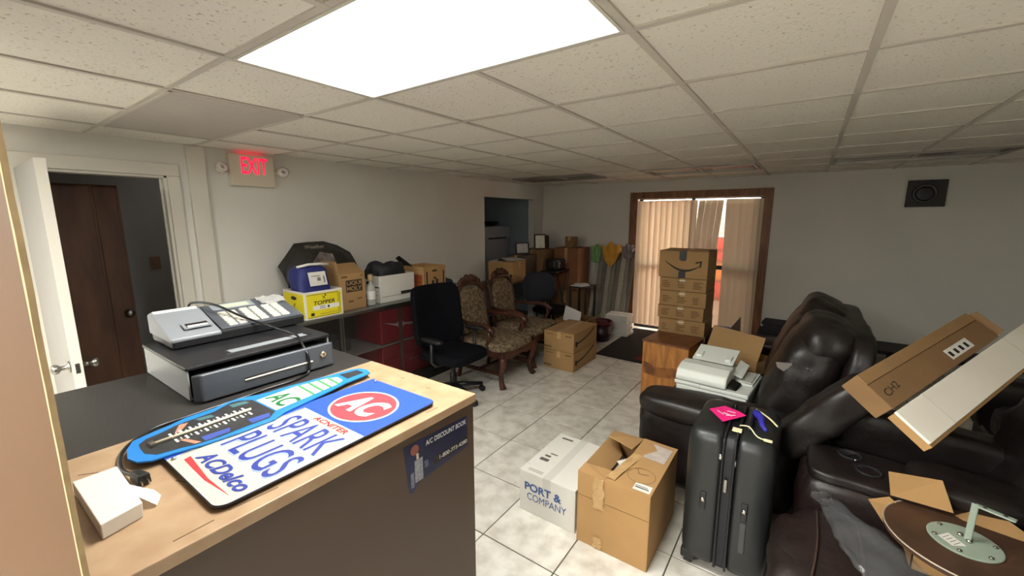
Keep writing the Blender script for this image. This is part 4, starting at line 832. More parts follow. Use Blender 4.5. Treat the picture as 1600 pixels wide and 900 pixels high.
# coffee maker on an x-legged stand
cf = thing('coffee_maker', 'black coffee maker with shiny spots on the black stand in the corner', 'coffee maker', (-3.22, 5.75, .955))
obj('body', MB().puff((-3.22, 5.75, 1.045), (.20, .34, .17), k=6, n=8), blackp, cf, smooth=True)
obj('control_panel', MB().box(-3.118, -3.114, 5.62, 5.7, 1.0, 1.1), graydk, cf)
for y in (5.69, 5.88): obj('button', MB().lathe([(.012, 0), (.012, .008), (.004, .012)], seg=12, M=Matrix.Translation((-3.116, y, 1.07)) @ Matrix.Rotation(math.pi / 2, 4, 'Y')), silver, cf, smooth=True)
xs_ = thing('tray_stand', 'black stand with crossed legs under the coffee maker', 'stand', (-3.22, 5.75, 0))
obj('tray', MB().box(-3.36, -3.08, 5.52, 5.955, .935, .954), blackshelf, xs_, bevel=.004)
for x in (-3.34, -3.10):
    obj('crossed_leg', MB().tube([(x, 5.54, 0), (x, 5.93, .935)], .011), blackshelf, xs_); obj('crossed_leg', MB().tube([(x + .024, 5.93, 0), (x + .024, 5.54, .935)], .011), blackshelf, xs_)
nt_ = thing('side_table', 'small black side table with white papers in the far corner', 'table', (-2.98, 5.85, 0))
obj('table_top', MB().box(-2.92, -2.62, 5.62, 6.0, .72, .74), blackshelf, nt_, bevel=.003)
for x in (-2.9, -2.64):
    for y in (5.65, 5.97): obj('leg', MB().box(x - .014, x + .014, y - .014, y + .014, 0, .72), blackshelf, nt_)
pp_ = thing('paper_sheaf', 'white sheaf of papers on the small black side table', 'papers', (-2.78, 5.75, .74))
for k in range(3): obj('sheet', MB().box(-.1, .1, -.12, .12, 0, .006, M=Matrix.Translation((-2.79 + .02 * k, 5.74, .742 + .008 * k)) @ Matrix.Rotation(.3 * k, 4, 'Z')), whitep, pp_)
# appliance inside the alcove
ap = thing('small_refrigerator', 'pale grey boxy appliance in the dark alcove', 'appliance', (-4.83, 5.95, 0))
obj('cabinet', MB().box(-5.1, -4.57, 5.55, 6.36, .0, 1.62), mat('appliance_grey', (190, 188, 192), .5), ap, bevel=.01)
obj('door', MB().box(-4.568, -4.54, 5.56, 6.35, 1.38, 1.615), mat('appliance_grey', (190, 188, 192), .5), ap, bevel=.008)
obj('handle', MB().box(-4.538, -4.52, 5.7, 6.2, 1.40, 1.42), blackshelf, ap)
bw = thing('black_bowl', 'black bowl resting on the grey alcove appliance', 'bowl', (-4.8, 6.1, 1.62))
obj('bowl', MB().lathe([(.05, .002), (.13, .05), (.15, .08), (.14, .08), (.05, .015)], -4.8, 6.1, 1.621, seg=20), blackm, bw, smooth=True)
obj('rim', MB().lathe([(.148, .078), (.156, .082), (.148, .086)], -4.8, 6.1, 1.621, seg=20), blackm, bw, smooth=True)
# floor mat by the window
mt = thing('floor_mat', 'black entrance mat with a dark red corner emblem before the window', 'mat', (-1.7, 5.7, 0))
obj('rubber', MB().prism([(-2.13, 4.90), (-1.22, 4.87), (-1.22, 6.47), (-2.15, 6.47)], .0005, .008), mat('mat_black', (26, 25, 26), .9, bump=.3, bscale=200), mt, bevel=.002)
obj('emblem', MB().prism([(-1.66, 4.98), (-1.3, 4.97), (-1.3, 5.5), (-1.5, 5.55)], .0082, .0092), mat('mat_red', (112, 30, 42), .9), mt)
obj('emblem_mark', MB().prism([(-1.5, 5.18), (-1.42, 5.16), (-1.40, 5.3), (-1.45, 5.32)], .0094, .0098), mat('mat_pink', (196, 150, 150), .9), mt)
# ------------------------------------------------------------------ front floor: cartons and suitcase
t, hx, hy, h = carton('white_carton', 'white carton printed PORT & COMPANY on the floor beside the big open carton', -1.292, -.918, 1.905, 2.42, 0, .262, m=whitec, tapem=mat('clear_tape', (210, 208, 200), .25))
bluei = mat('blue_ink', (62, 92, 150), .6)
text('PORT &', .25, .052, pm((-1.13, 1.9042, .175), (1, 0, 0), (0, 0, 1)), bluei, t, bold=.03)
text('COMPANY', .265, .046, pm((-1.105, 1.9042, .112), (1, 0, 0), (0, 0, 1)), bluei, t, bold=.0)
marks([((-.9172, 1.95, .19), (0, 1, 0), (0, 0, -1), .035, .10), ((-.9172, 2.0, .19), (0, 1, 0), (0, 0, -1), .03, .10)], bluei, t)
marks([((-1.27, 1.98, .2675), (0, 1, 0), (-1, 0, 0), .005, .005), ((-1.25, 1.93, .2675), (1, 0, 0), (0, 1, 0), .10, .004), ((-1.25, 1.945, .2675), (1, 0, 0), (0, 1, 0), .10, .004), ((-1.25, 2.06, .2675), (1, 0, 0), (0, 1, 0), .06, .03), ((-1.24, 2.11, .2675), (1, 0, 0), (0, 1, 0), .04, .02), ((-1.22, 2.15, .2675), (1, 0, 0), (0, 1, 0), .05, .012), ((-1.25, 2.36, .2675), (1, 0, 0), (0, 1, 0), .08, .018)], mat('grey_ink2', (96, 92, 86), .7), t)
t, hx, hy, h = carton('big_carton', 'large brown carton with torn open top, drawn circle and labels, left of the suitcase', -.893, -.503, 1.878, 2.40, 0, .42, m=card, open_=True)
fl_ = MB(); fl_.add([(-.503, 1.879, .4215), (-.503, 2.399, .4215), (-.70, 2.399, .428), (-.70, 2.20, .43), (-.735, 1.98, .418), (-.735, 1.879, .4212)], [(0, 1, 2, 3, 4, 5)])
obj('flap', fl_, card, t, solid=.004)
obj('flap', MB().add([(-.893, 1.879, .4213), (-.736, 1.879, .4213), (-.736, 1.985, .417), (-.80, 2.0, .405), (-.893, 1.965, .4205)], [(0, 1, 2, 3, 4)]), card, t, solid=.004)
obj('flap', MB().add([(-.701, 2.398, .4235), (-.893, 2.398, .421), (-.86, 2.22, .475), (-.71, 2.20, .45)], [(0, 1, 2, 3)]), card, t, solid=.004)
obj('flap', MB().add([(-.890, 1.97, .419), (-.890, 2.39, .419), (-.80, 2.30, .33), (-.80, 2.05, .33)], [(0, 1, 2, 3)]), card, t, solid=.004)
pk = MB(); v = []; f = []
for i in range(9):
    for j in range(9): v.append((-.87 + .32 * i / 8, 1.9 + .46 * j / 8, .30 + .05 * noise.noise((i * .8, j * .8, 2))))
for i in range(8):
    for j in range(8): f.append((i * 9 + j, (i + 1) * 9 + j, (i + 1) * 9 + j + 1, i * 9 + j + 1))
obj('packing_paper', pk.add(v, f), mat('dim_white', (205, 200, 196), .7), t)
obj('packing_slip', MB().add([(-.71, 2.06, .40), (-.66, 2.10, .41), (-.73, 2.2, .385), (-.78, 2.15, .375)], [(0, 1, 2, 3)]), whitep, t, solid=.002)
zt_ = .4245
ring = MB(); n = 32
for k in range(n):
    a0, a1 = 2 * math.pi * k / n, 2 * math.pi * (k + 1) / n
    ring.add([(-.595 + r * math.cos(a) * .95, 2.02 + r * math.sin(a) * .9, zt_ + .0012) for a in (a0, a1) for r in (.074, .0765)], [(0, 1, 3, 2)])
obj('drawn_circle', ring, inkb, t)
marks([((-.61, 2.03, zt_ + .0012), (1, .25, 0), (-.25, 1, 0), .05, .003), ((-.61, 2.03, zt_ + .0012), (-.45, 1, 0), (-1, -.45, 0), .045, .003)], inkb, t)
obj('sticker_label', MB().add([(-.60, 1.895, zt_), (-.515, 1.895, zt_), (-.515, 1.955, zt_), (-.60, 1.955, zt_)], [(0, 1, 2, 3)]), whitep, t, solid=.0008)
marks([((-.595, 1.93, zt_ + .001), (1, 0, 0), (0, 1, 0), .06, .005), ((-.595, 1.915, zt_ + .001), (1, 0, 0), (0, 1, 0), .07, .008)], ink, t)
obj('label_pouch', MB().add([(-.645, 2.20, zt_ + .003), (-.525, 2.19, zt_ + .001), (-.52, 2.355, zt_ + .001), (-.64, 2.37, zt_ + .003)], [(0, 1, 2, 3)]), mat('pouch_clear', (205, 190, 180), .3, var=.2, vscale=30), t, solid=.0015)
random.seed(11)
for (x0, x1, z0, z1) in ((-.80, -.74, .24, .425), (-.79, -.745, .0, .075)):
    v = []; f = []; nx, nz = 7, 9
    for i in range(nx):
        for j in range(nz): v.append((x0 + (x1 - x0) * i / (nx - 1) + random.uniform(-.006, .006), 1.8765 - random.uniform(0, .006), z0 + .004 + (z1 - z0 - .006) * j / (nz - 1)))
    for i in range(nx - 1):
        for j in range(nz - 1): f.append((i * nz + j, (i + 1) * nz + j, (i + 1) * nz + j + 1, i * nz + j + 1))
    obj('crumpled_tape', MB().add(v, f), tape, t, solid=.0006)
v = []; f = []
for i in range(5):
    for j in range(12): v.append((-.745 + .05 * i / 4 + .05 * j / 11, 1.9 + .3 * j / 11, .4255 + random.uniform(0, .008)))
for i in range(4):
    for j in range(11): f.append((i * 12 + j, (i + 1) * 12 + j, (i + 1) * 12 + j + 1, i * 12 + j + 1))
obj('crumpled_tape', MB().add(v, f), tape, t, solid=.0006)
obj('lid_crease', MB().box(-.892, -.504, 1.8768, 1.8778, .285, .2865), inkb, t)
# suitcase
shell = mat('suitcase_shell', (31, 33, 33), .38, bump=.05, bscale=350)
su = thing('suitcase', 'large black hard shell suitcase with pink tag standing beside the sofa', 'suitcase', (-.19, 2.26, 0))
sx0, sx1, sy0, sy1, sz0, sz1 = -.392, -.012, 2.035, 2.52, .035, .765
def half(xa, xb, sgn):
    cx = (xa + xb) / 2
    def pin(q): return Vector((q.x, q.y * (1 - .10 * max(0, sgn * q.x / ((xb - xa) / 2)) ** 2), q.z * (1 - .05 * max(0, sgn * q.x / ((xb - xa) / 2)) ** 2)))
    return MB().puff((cx, (sy0 + sy1) / 2, (sz0 + sz1) / 2), (xb - xa, sy1 - sy0, sz1 - sz0), k=9, n=14, pinch=pin)
obj('shell', half(sx0, -.222, -1), shell, su, smooth=True)
obj('shell', half(-.182, sx1, 1), shell, su, smooth=True)
obj('zipper_band', MB().puff((-.202, (sy0 + sy1) / 2, (sz0 + sz1) / 2), (.07, sy1 - sy0 - .012, sz1 - sz0 - .012), k=11, n=12), mat('zip_black', (16, 16, 22), .5), su, smooth=True)
for x in (-.226, -.178):
    obj('edge_trim', MB().tube([(x, sy0 + .03, sz0 + .02), (x, sy0 - .001, sz0 + .09), (x, sy0 - .001, sz1 - .09), (x, sy0 + .02, sz1 - .02), (x, sy0 + .09, sz1 + .001), (x, sy1 - .09, sz1 + .001)], .006, smooth=3), blackp, su, smooth=True)
for (x, z) in ((-.296, .40), (-.118, .41)):
    lk = obj('latch', MB().box(x - .014, x + .014, sy0 - .006, sy0 + .004, z - .045, z + .05), blackp, su, bevel=.004)
    obj('latch_button', MB().lathe([(.011, 0), (.011, .004), (.004, .006)], seg=14, M=Matrix.Translation((x, sy0 - .006, z + .01)) @ Matrix.Rotation(math.pi / 2, 4, 'X')), silver, lk, smooth=True)
obj('side_handle', MB().box(-.132, -.104, sy0 - .005, sy0 + .003, .20, .36), mat('handle_grey', (60, 62, 62), .4), su, bevel=.004)
obj('zip_pull', MB().box(-.212, -.198, sy0 - .008, sy0 - .002, .485, .55), steel, su, bevel=.002)
for z in (.655, .64): pass
obj('corner_rivet', MB().puff((-.236, sy0 + .002, .655), (.016, .014, .03), k=3, n=4), silver, su, smooth=True)
obj('corner_rivet', MB().puff((-.176, sy0 + .002, .64), (.016, .014, .04), k=3, n=4), silver, su, smooth=True)
for x in (-.35, -.05):
    for y in (sy0 + .05, sy1 - .05):
        wl_ = obj('wheel', MB().lathe([(.022, -.018), (.026, 0), (.022, .018)], seg=16, M=Matrix.Translation((x, y, .027)) @ Matrix.Rotation(math.pi / 2, 4, 'Y')), blackp, su, smooth=True)
        obj('wheel_housing', MB().box(x - .035, x + .035, y - .032, y + .032, .034, .085), blackp, wl_, bevel=.008)
obj('top_handle', MB().tube([(-.14, 2.16, sz1 - .002), (-.14, 2.18, sz1 + .02), (-.14, 2.36, sz1 + .02), (-.14, 2.38, sz1 - .002)], .011, smooth=3), blackp, su, smooth=True)
tg = obj('pink_tag', MB().add([(-.335, 2.27, sz1 + .012), (-.255, 2.165, sz1 + .008), (-.165, 2.27, sz1 + .022), (-.20, 2.315, sz1 + .016), (-.275, 2.37, sz1 + .006)], [(0, 1, 2, 3, 4)]), mat('hot_pink', (238, 34, 128), .45), su, solid=.001, label='hot pink luggage tag')
marks([((-.27, 2.25, sz1 + .016), (.6, -.3, .03), (.4, .9, 0), .05, .014), ((-.255, 2.28, sz1 + .017), (.7, -.1, .03), (.2, .9, 0), .04, .012), ((-.30, 2.27, sz1 + .014), (.5, -.5, 0), (.5, .5, 0), .05, .006), ((-.25, 2.225, sz1 + .0155), (.9, .4, .1), (-.3, .8, 0), .045, .01)], mat('pink_white', (246, 200, 220), .5), tg)
obj('blue_ribbon', MB().tube([(-.125, 2.30, sz1 + .035), (-.10, 2.24, sz1 + .038), (-.09, 2.19, sz1 + .028), (-.07, 2.16, sz1 + .018)], [.02, .028, .022, .008], seg=10, smooth=3), mat('ribbon_blue', (48, 44, 160), .5, var=.3, vscale=30), su, smooth=True)
cream_ = mat('cream_tag', (236, 226, 180), .5)
obj('string', MB().tube([(-.18, 2.17, sz1 + .008), (-.14, 2.15, sz1 + .022), (-.10, 2.10, sz1 + .006), (-.06, 2.09, sz1 + .006)], .003, smooth=3), cream_, su)
obj('string', MB().tube([(-.13, 2.36, sz1 + .03), (-.07, 2.31, sz1 + .02), (-.03, 2.26, sz1 + .008)], .004, smooth=3), cream_, su)
obj('cream_tag', MB().box(-.205, -.165, 2.10, 2.135, sz1 + .002, sz1 + .01), cream_, su, bevel=.002)
obj('cream_tag', MB().box(-.075, -.04, 2.08, 2.10, sz1 + .002, sz1 + .008), cream_, su, bevel=.002)
# ------------------------------------------------------------------ wooden cabinet and the box tower
cb = thing('wooden_cabinet', 'small orange wood veneer cabinet with worn face in front of the box tower', 'cabinet', (-.99, 4.16, 0), -.10)
obj('body', MB().box(-.22, .22, -.205, .205, 0, .565), orangewood, cb, world=False, bevel=.003)
obj('top', MB().box(-.228, .228, -.213, .213, .566, .585), mat('cab_top', (128, 76, 38), .4, col2=(96, 54, 28), vscale=5, stretch=(4, 1, 4)), cb, world=False, bevel=.003)
obj('drawer_groove', MB().box(.2195, .2212, -.19, .19, .40, .404), ink, cb, world=False)
obj('stain', MB().prism([(-.21, .25), (-.05, .23), (.12, .26), (.2, .30), (.1, .36), (-.06, .33), (-.2, .37)], -.2062, -.2055, axis='y'), mat('stain', (112, 66, 32), .5, col2=(156, 98, 46), vscale=9, contrast=(.4, .6)), cb, world=False)
t, hx, hy, h = carton('tower_base_carton', 'large dark carton on the floor beneath the box tower', -1.25, -.76, 4.52, 5.0, 0, .545, m=card2)
zs = [(.55, .705), (.709, .848), (.852, 1.008), (1.012, 1.146)]
nm = ['lowest', 'second', 'third', 'fourth']
for k, (z0, z1) in enumerate(zs):
    dx = [.008, -.003, .004, .0][k]; x0, x1 = -1.245 + dx, -.785 + dx
    t, hx, hy, h = carton('printed_carton', nm[k] + ' flat brown printed carton in the tower under the smile arrow box', x0, x1, 4.5, 4.98, z0, z1 - .005, m=cardtan, rz=[.02, -.015, .01, .0][k], group='flat printed cartons in the tower')
    r = []
    for (xx, ww) in ((.03, .09), (.18, .10), (.33, .10)):
        for q in range(4): r.append(((x0 + xx + random.uniform(0, .01), 4.4925, z0 + .035 + q * .02), (1, 0, 0), (0, 0, 1), ww * random.uniform(.5, 1), .007))
    marks(r, inkb, t)
    obj('tape_scrap', MB().box(x0 + .2, x0 + .26, 4.4905, 4.4915, z1 - .03, z1 - .018), whitep, t)
t, hx, hy, h = carton('smile_carton', 'brown carton with curved smile arrow at the very top of the tower', -1.262, -.782, 4.49, 4.96, 1.15, 1.425, m=cardtan, tapem=mat('dark_tape', (44, 42, 42), .35))
sm = MB(); n = 16
px_ = lambda a: -1.20 + .345 * a
pz_ = lambda a: 1.325 - .075 * math.sin(math.pi * min(1, a * .95)) - .03 * a
th_ = lambda a: .005 + .012 * math.sin(math.pi * a)
for i in range(n):
    a0, a1 = i / n, (i + 1) / n
    sm.add([(px_(a0), 4.4885, pz_(a0) - th_(a0)), (px_(a1), 4.4885, pz_(a1) - th_(a1)), (px_(a1), 4.4885, pz_(a1) + th_(a1) * .4), (px_(a0), 4.4885, pz_(a0) + th_(a0) * .4)], [(0, 1, 2, 3)])
sm.add([(-.90, 4.4885, 1.322), (-.838, 4.4885, 1.338), (-.848, 4.4885, 1.268), (-.862, 4.4885, 1.272), (-.858, 4.4885, 1.318), (-.90, 4.4885, 1.306)], [(0, 1, 2, 3, 4, 5)])
obj('smile_arrow', sm, ink, t)
for za, zb_ in ((1.15, 1.22), (1.34, 1.426)): obj('tape_end', MB().box(-1.06, -.99, 4.4875, 4.4888, za, zb_), mat('dark_tape', (44, 42, 42), .35), t)
obj('loose_flap', MB().hexa([(-.99, 4.49, 1.43), (-.785, 4.49, 1.43), (-.785, 4.72, 1.43), (-.99, 4.72, 1.43)], [(-.98, 4.485, 1.455), (-.78, 4.49, 1.448), (-.785, 4.72, 1.436), (-.99, 4.72, 1.436)]), card2, t)
# ------------------------------------------------------------------ sofa with the printer
def sofa_part(n_, c, s, par, k=4.5, rot=(0, 0, 0), m=leather, wr=.015, seed=0, lab=None, nn=14, pinch=None):
    return obj(n_, MB().puff(c, s, k=k, n=nn, rot=rot, wr=wr, seed=seed, pinch=pinch), m, par, smooth=True, label=lab)
sa = thing('leather_sofa', 'dark brown leather recliner sofa with the white printer on its seat', 'sofa', (-.2, 3.5, 0))
obj('base', MB().box(-.70, .30, 2.90, 4.36, .03, .30), leather, sa, bevel=.03, smooth=False)
for y, ox in ((2.75, -.03), (4.54, .06)):
    nm_ = sofa_part('armrest', (-.33 + ox, y, .545), (.94, .31, .16), sa, k=4, seed=y)
    sofa_part('arm_front', (-.34 + ox, y, .30), (.90, .27, .50), sa, k=7, seed=y + 1)
    obj('piping', MB().tube([(-.77 + ox, y - .125, .475), (-.80 + ox, y, .48), (-.77 + ox, y + .125, .475)], .007, smooth=4), stitch, nm_, smooth=True)
for k, y in enumerate((3.22, 3.98)):
    sofa_part('seat_cushion', (-.40, y, .37), (.74, .74, .17), sa, k=5, seed=k)
    sofa_part('front_panel', (-.71, y, .20), (.10, .72, .30), sa, k=5, seed=k + 5)
    sofa_part('back_cushion', (.04, y + .02, .75), (.32, .70, .66), sa, k=4.2, rot=(0, R(20), 0), seed=k + 2, wr=.02)
    sofa_part('headrest', (.15, y + .03, 1.0), (.31, .67, .30), sa, k=3.4, rot=(0, R(20), 0), seed=k + 8, wr=.02)
sofa_part('back_shell', (.27, 3.60, .62), (.13, 1.44, .96), sa, k=8, rot=(0, R(7), 0))
# torn leather on the near back cushion
for p in ([(0, 0), (.09, .01), (.10, -.03), (.05, -.05), (.01, -.03)], [(.15, .0), (.21, -.01), (.23, -.04), (.18, -.03)]):
    ck = MB(); ck.add([(-.085 + q[0] * .9, 2.905, .90 + q[1]) for q in p], [tuple(range(len(p)))])
    obj('torn_patch', ck, mat('torn_leather', (122, 114, 108), .6), sa, solid=.004, label='torn pale patch in the leather')
# printer
pr = thing('printer', 'white multifunction printer with document feeder on the sofa seat', 'printer', (-.44, 3.24, .455), -.09)
pw = mat('printer_white', (222, 226, 218), .42)
W_, D_ = .46, .48
def ploc(mb, n_, m_, **k): return obj(n_, mb, m_, pr, world=False, **k)
ploc(MB().box(-.225, .235, -.22, .24, .0, .125), 'body', pw, bevel=.01)
ploc(MB().box(-.235, .245, -.23, .25, .126, .155), 'upper_body', pw, bevel=.008)
ploc(MB().box(-.232, .10, -.232, -.2295, .1575, .16).box(-.06, -.0585, -.2325, -.2297, .128, .157), 'seam', mat('printer_seam', (150, 152, 146), .5))
sc2 = MB(); sc2.prism([(-.23, .158), (.25, .158), (.25, .215), (.02, .225), (-.12, .255), (-.20, .235), (-.23, .195)], -.23, .11, axis='x') 
sc2.bm.free(); sc2 = MB(); sc2.prism([(-.228, .158), (.245, .158), (.245, .205), (.06, .215), (-.02, .262), (-.12, .262), (-.20, .235), (-.228, .19)], -.23, .105, axis='x')
ploc(sc2, 'feeder_lid', pw, bevel=.01)
ploc(MB().hexa([(-.19, .0, .262), (.09, .0, .262), (.09, .01, .255), (-.19, .01, .255)], [(-.19, .21, .325), (.09, .21, .325), (.09, .215, .315), (-.19, .215, .315)]), 'paper_tray', pw, bevel=.004)
for x in (-.15, .05): ploc(MB().hexa([(x - .02, .03, .272), (x + .02, .03, .272), (x + .02, .10, .292), (x - .02, .10, .292)], [(x - .02, .03, .292), (x + .02, .03, .292), (x + .02, .10, .305), (x - .02, .10, .305)]), 'tray_guide', pw, bevel=.003)
ploc(MB().hexa([(.10, -.02, .205), (.155, -.02, .19), (.155, .20, .22), (.10, .20, .25)], [(.10, -.02, .215), (.165, -.02, .198), (.165, .20, .23), (.10, .20, .26)]), 'side_tray', pw, bevel=.004)
ploc(MB().box(.125, .235, -.05, .23, .156, .17), 'output_tray', pw, bevel=.004)
ploc(MB().box(.14, .22, -.02, .20, .1705, .176), 'tray_recess', mat('printer_grey', (196, 198, 192), .5), bevel=.002)
ploc(MB().hexa([(.105, -.19, .158), (.165, -.20, .158), (.175, -.06, .158), (.115, -.05, .158)], [(.10, -.19, .178), (.155, -.20, .164), (.165, -.06, .172), (.105, -.05, .19)]), 'touch_screen', mat('screen_black', (14, 15, 15), .15), bevel=.003)
ploc(MB().box(-.2275, -.225, -.2, -.17, .03, .06), 'side_notch', ink)
# open carton with printed band on the far seat
ch = thing('lidded_carton', 'brown carton with its wide lid raised on the far sofa seat', 'box', (-.40, 4.10, .46), R(-28))
hx, hy, h = .245, .13, .115
b = MB(); w_ = .004
b.box(-hx, hx, -hy, -hy + w_, 0, h); b.box(-hx, hx, hy - w_, hy, 0, h); b.box(-hx, -hx + w_, -hy + w_, hy - w_, 0, h); b.box(hx - w_, hx, -hy + w_, hy - w_, 0, h); b.box(-hx + w_, hx - w_, -hy + w_, hy - w_, 0, .004)
obj('body', b, cardtan, ch, world=False, bevel=.001)
obj('raised_lid', MB().hexa([(-hx, -hy + .006, h + .001), (hx, -hy + .006, h + .001), (hx, -hy + .01, h + .001), (-hx, -hy + .01, h + .001)], [(-hx, -hy + .09, h + .20), (hx, -hy + .09, h + .20), (hx, -hy + .094, h + .20), (-hx, -hy + .094, h + .20)]), cardtan, ch, world=False)
obj('dark_side_flap', MB().add([(-hx + .05, .04, h + .1), (-hx + .16, .10, h + .30), (-hx + .16, .12, h + .1)], [(0, 1, 2)]), mat('flap_dark', (58, 48, 40), .8), ch, world=False, solid=.003)
mb = MB()
for (xx, ww) in ((-.21, .1), (-.04, .14), (.13, .09)):
    for q in range(4): mb.add([(xx, -hy - .0006, .025 + q * .02), (xx + ww * random.uniform(.5, 1), -hy - .0006, .025 + q * .02), (xx + ww * .7, -hy - .0006, .032 + q * .02), (xx, -hy - .0006, .032 + q * .02)], [(0, 1, 2, 3)])
obj('printed_marks', mb, inkb, ch, world=False, kind='stuff')
# coloured packets stacked on the base of the tower side
bp_ = thing('magazine_stack', 'thin stack of blue and white magazines between the cabinet and the lidded carton', 'magazines', (-.64, 4.75, 0))
zz = 0
for k in range(12):
    cc = [(60, 80, 160), (220, 216, 206), (196, 90, 60), (90, 120, 170)][k % 4]
    obj('magazine', MB().box(-.735, -.59, 4.71, 4.92, zz + .001, zz + .05), mat('mag%d' % (k % 4), cc, .5), bp_); zz += .05
# black folded things at the back wall
for k in range(4):
    t = thing('black_folder', ['lowest', 'second', 'third', 'topmost'][k] + ' of the black binders stacked on the black bench by the wall', 'binder', (-.17, 6.25, .30 + .036 * k), random.uniform(-.12, .12), group='black binders on the bench')
    obj('cover', MB().box(-.2, .2 - .02 * k, -.14, .14, .001, .034), blackm, t, world=False, bevel=.002)
    obj('pages', MB().box(.2 - .02 * k, .203 - .02 * k, -.13, .13, .005, .03), mat('page_edge', (70, 68, 64), .8), t, world=False)
bn = thing('black_bench', 'long low black bench along the back wall behind the sofas', 'bench', (.9, 6.25, 0))
obj('top', MB().box(-.42, 2.3, 6.02, 6.5, .26, .299), blackm, bn, bevel=.004)
for x in (-.38, .9, 2.2): obj('leg', MB().box(x, x + .05, 6.06, 6.46, 0, .26), blackm, bn)

# ------------------------------------------------------------------ near recliner loveseat
lv = thing('leather_loveseat', 'dark leather reclining loveseat with cup holder console at the right foreground', 'sofa', (.5, 2.1, 0))
obj('base', MB().box(.16, 1.25, 1.45, 2.84, .03, .26), leather2, lv, bevel=.03)
sofa_part('seat_cushion', (.40, 1.90, .36), (.76, .62, .26), lv, m=leather2, k=4, wr=.02, seed=2, rot=(0, 0, R(-6)))
sofa_part('footrest', (.105, 1.86, .30), (.22, .60, .34), lv, m=leather2, k=3.6, wr=.04, seed=5)
for k, (xa) in enumerate((.12, .26)):
    obj('seam', MB().tube([(xa, 1.62, .475), (xa + .02, 1.78, .492), (xa + .03, 1.94, .494), (xa + .03, 2.14, .485)], .004, smooth=4), stitch, lv, smooth=True)
cs = sofa_part('console', (.44, 2.38, .33), (.72, .36, .52), lv, m=leather2, k=8, wr=.01, lab='console with two cup holders')
sofa_part('console_front', (.14, 2.38, .42), (.14, .34, .30), lv, m=leather2, k=4, seed=4)
sofa_part('console_rim', (.30, 2.385, .60), (.40, .33, .06), lv, m=leather, k=5)
for (x, y) in ((.27, 2.46), (.33, 2.34)):
    obj('cup_holder', MB().lathe([(.048, .0), (.050, .008), (.040, .008), (.036, -.01), (.0, -.012)], x, y, .628, seg=20), blackm, cs, smooth=True)
obj('console_stud', MB().puff((.285, 2.40, .64), (.014, .014, .01), k=2, n=4), silver, cs, smooth=True)
sofa_part('console_lid', (.66, 2.41, .625), (.40, .28, .09), lv, m=leather, k=4, seed=7)
sofa_part('far_seat', (.52, 2.68, .38), (.70, .26, .22), lv, m=leather, k=5, seed=9)
sofa_part('far_armrest', (.58, 2.80, .62), (.80, .20, .26), lv, m=leather, k=5, rot=(0, R(5), 0), seed=10)
sofa_part('wing_cushion', (.15, 2.58, .74), (.17, .20, .56), lv, m=leather, k=5, rot=(0, R(38), 0), seed=11, wr=.02)
sofa_part('back_cushion', (1.02, 2.0, .70), (.40, .78, .66), lv, m=leather, k=3.6, rot=(0, R(12), 0), seed=12, wr=.05)
sofa_part('back_cushion', (1.00, 2.70, .68), (.36, .50, .60), lv, m=leather, k=3.6, rot=(0, R(12), 0), seed=13, wr=.05)
# long flat packages resting across the loveseat
W2 = Vector((.46, 2.112, .92)); W1 = Vector((.356, 2.154, 1.004)); F1 = Vector((.988, 3.356, 1.20))
d = (F1 - W1).normalized(); e = (W1 - W2); wid = e.length; e = (e - d * e.dot(d)).normalized(); n_ = d.cross(e)
if n_.z < 0: n_ = -n_
def lm(o): 
    Mx = Matrix((d, e, n_)).transposed().to_4x4(); Mx.translation = o; return Mx
lw = thing('long_white_package', 'long flat white package with tan edge sloping up across the loveseat', 'package', W2, rot=Matrix((d, e, n_)).transposed())
obj('white_face', MB().box(0, 1.42, 0, wid, -.012, 0), mat('package_white', (244, 238, 226), .6, var=.05, vscale=3), lw, world=False, bevel=.002)
obj('tan_core', MB().box(.004, 1.42, -.014, wid - .004, -.05, -.0125), card, lw, world=False, bevel=.002)
for x in (.22, 1.1): obj('crease', MB().box(x, x + .002, .0, wid, .0002, .0008), mat('crease_grey', (188, 180, 164), .7), lw, world=False)
o2 = W1 + e * .012 - n_ * .012 + d * .02
lb = thing('long_brown_carton', 'long brown carton with a white shipping label lying beside the white package', 'box', o2, rot=Matrix((d, e, n_)).transposed())
bw_ = .165
obj('body', MB().box(0, 1.10, 0, bw_, -.09, -.004), card2, lb, world=False, bevel=.003)
obj('flap', MB().box(.0, 1.10, .0, bw_ * .68, -.003, .0), card2, lb, world=False, bevel=.001)
obj('flap', MB().box(.0, 1.10, bw_ * .70, bw_, -.003, .001), mat('cardboard_mid', (150, 116, 76), .85, var=.1), lb, world=False, bevel=.001)
obj('shipping_label', MB().box(.62, .86, .025, .075, .0003, .0012), whitep, lb, world=False)
mk = MB()
for k in range(4): mk.box(.635 + .055 * k, .66 + .055 * k, .035, .06, .0013, .0018)
obj('printed_marks', mk, ink, lb, world=False, kind='stuff')
text('CH2', .12, .03, pm((.10, .06, 0), (1, .1, 0), (0, 1, 0)), ink, lb, lift=.0012, world=False)
obj('end_flap', MB().hexa([(1.101, .0, -.09), (1.105, .0, -.09), (1.105, bw_, -.09), (1.101, bw_, -.09)], [(1.14, .01, .02), (1.144, .01, .02), (1.144, bw_ - .02, .02), (1.14, bw_ - .02, .02)]), card2, lb, world=False)
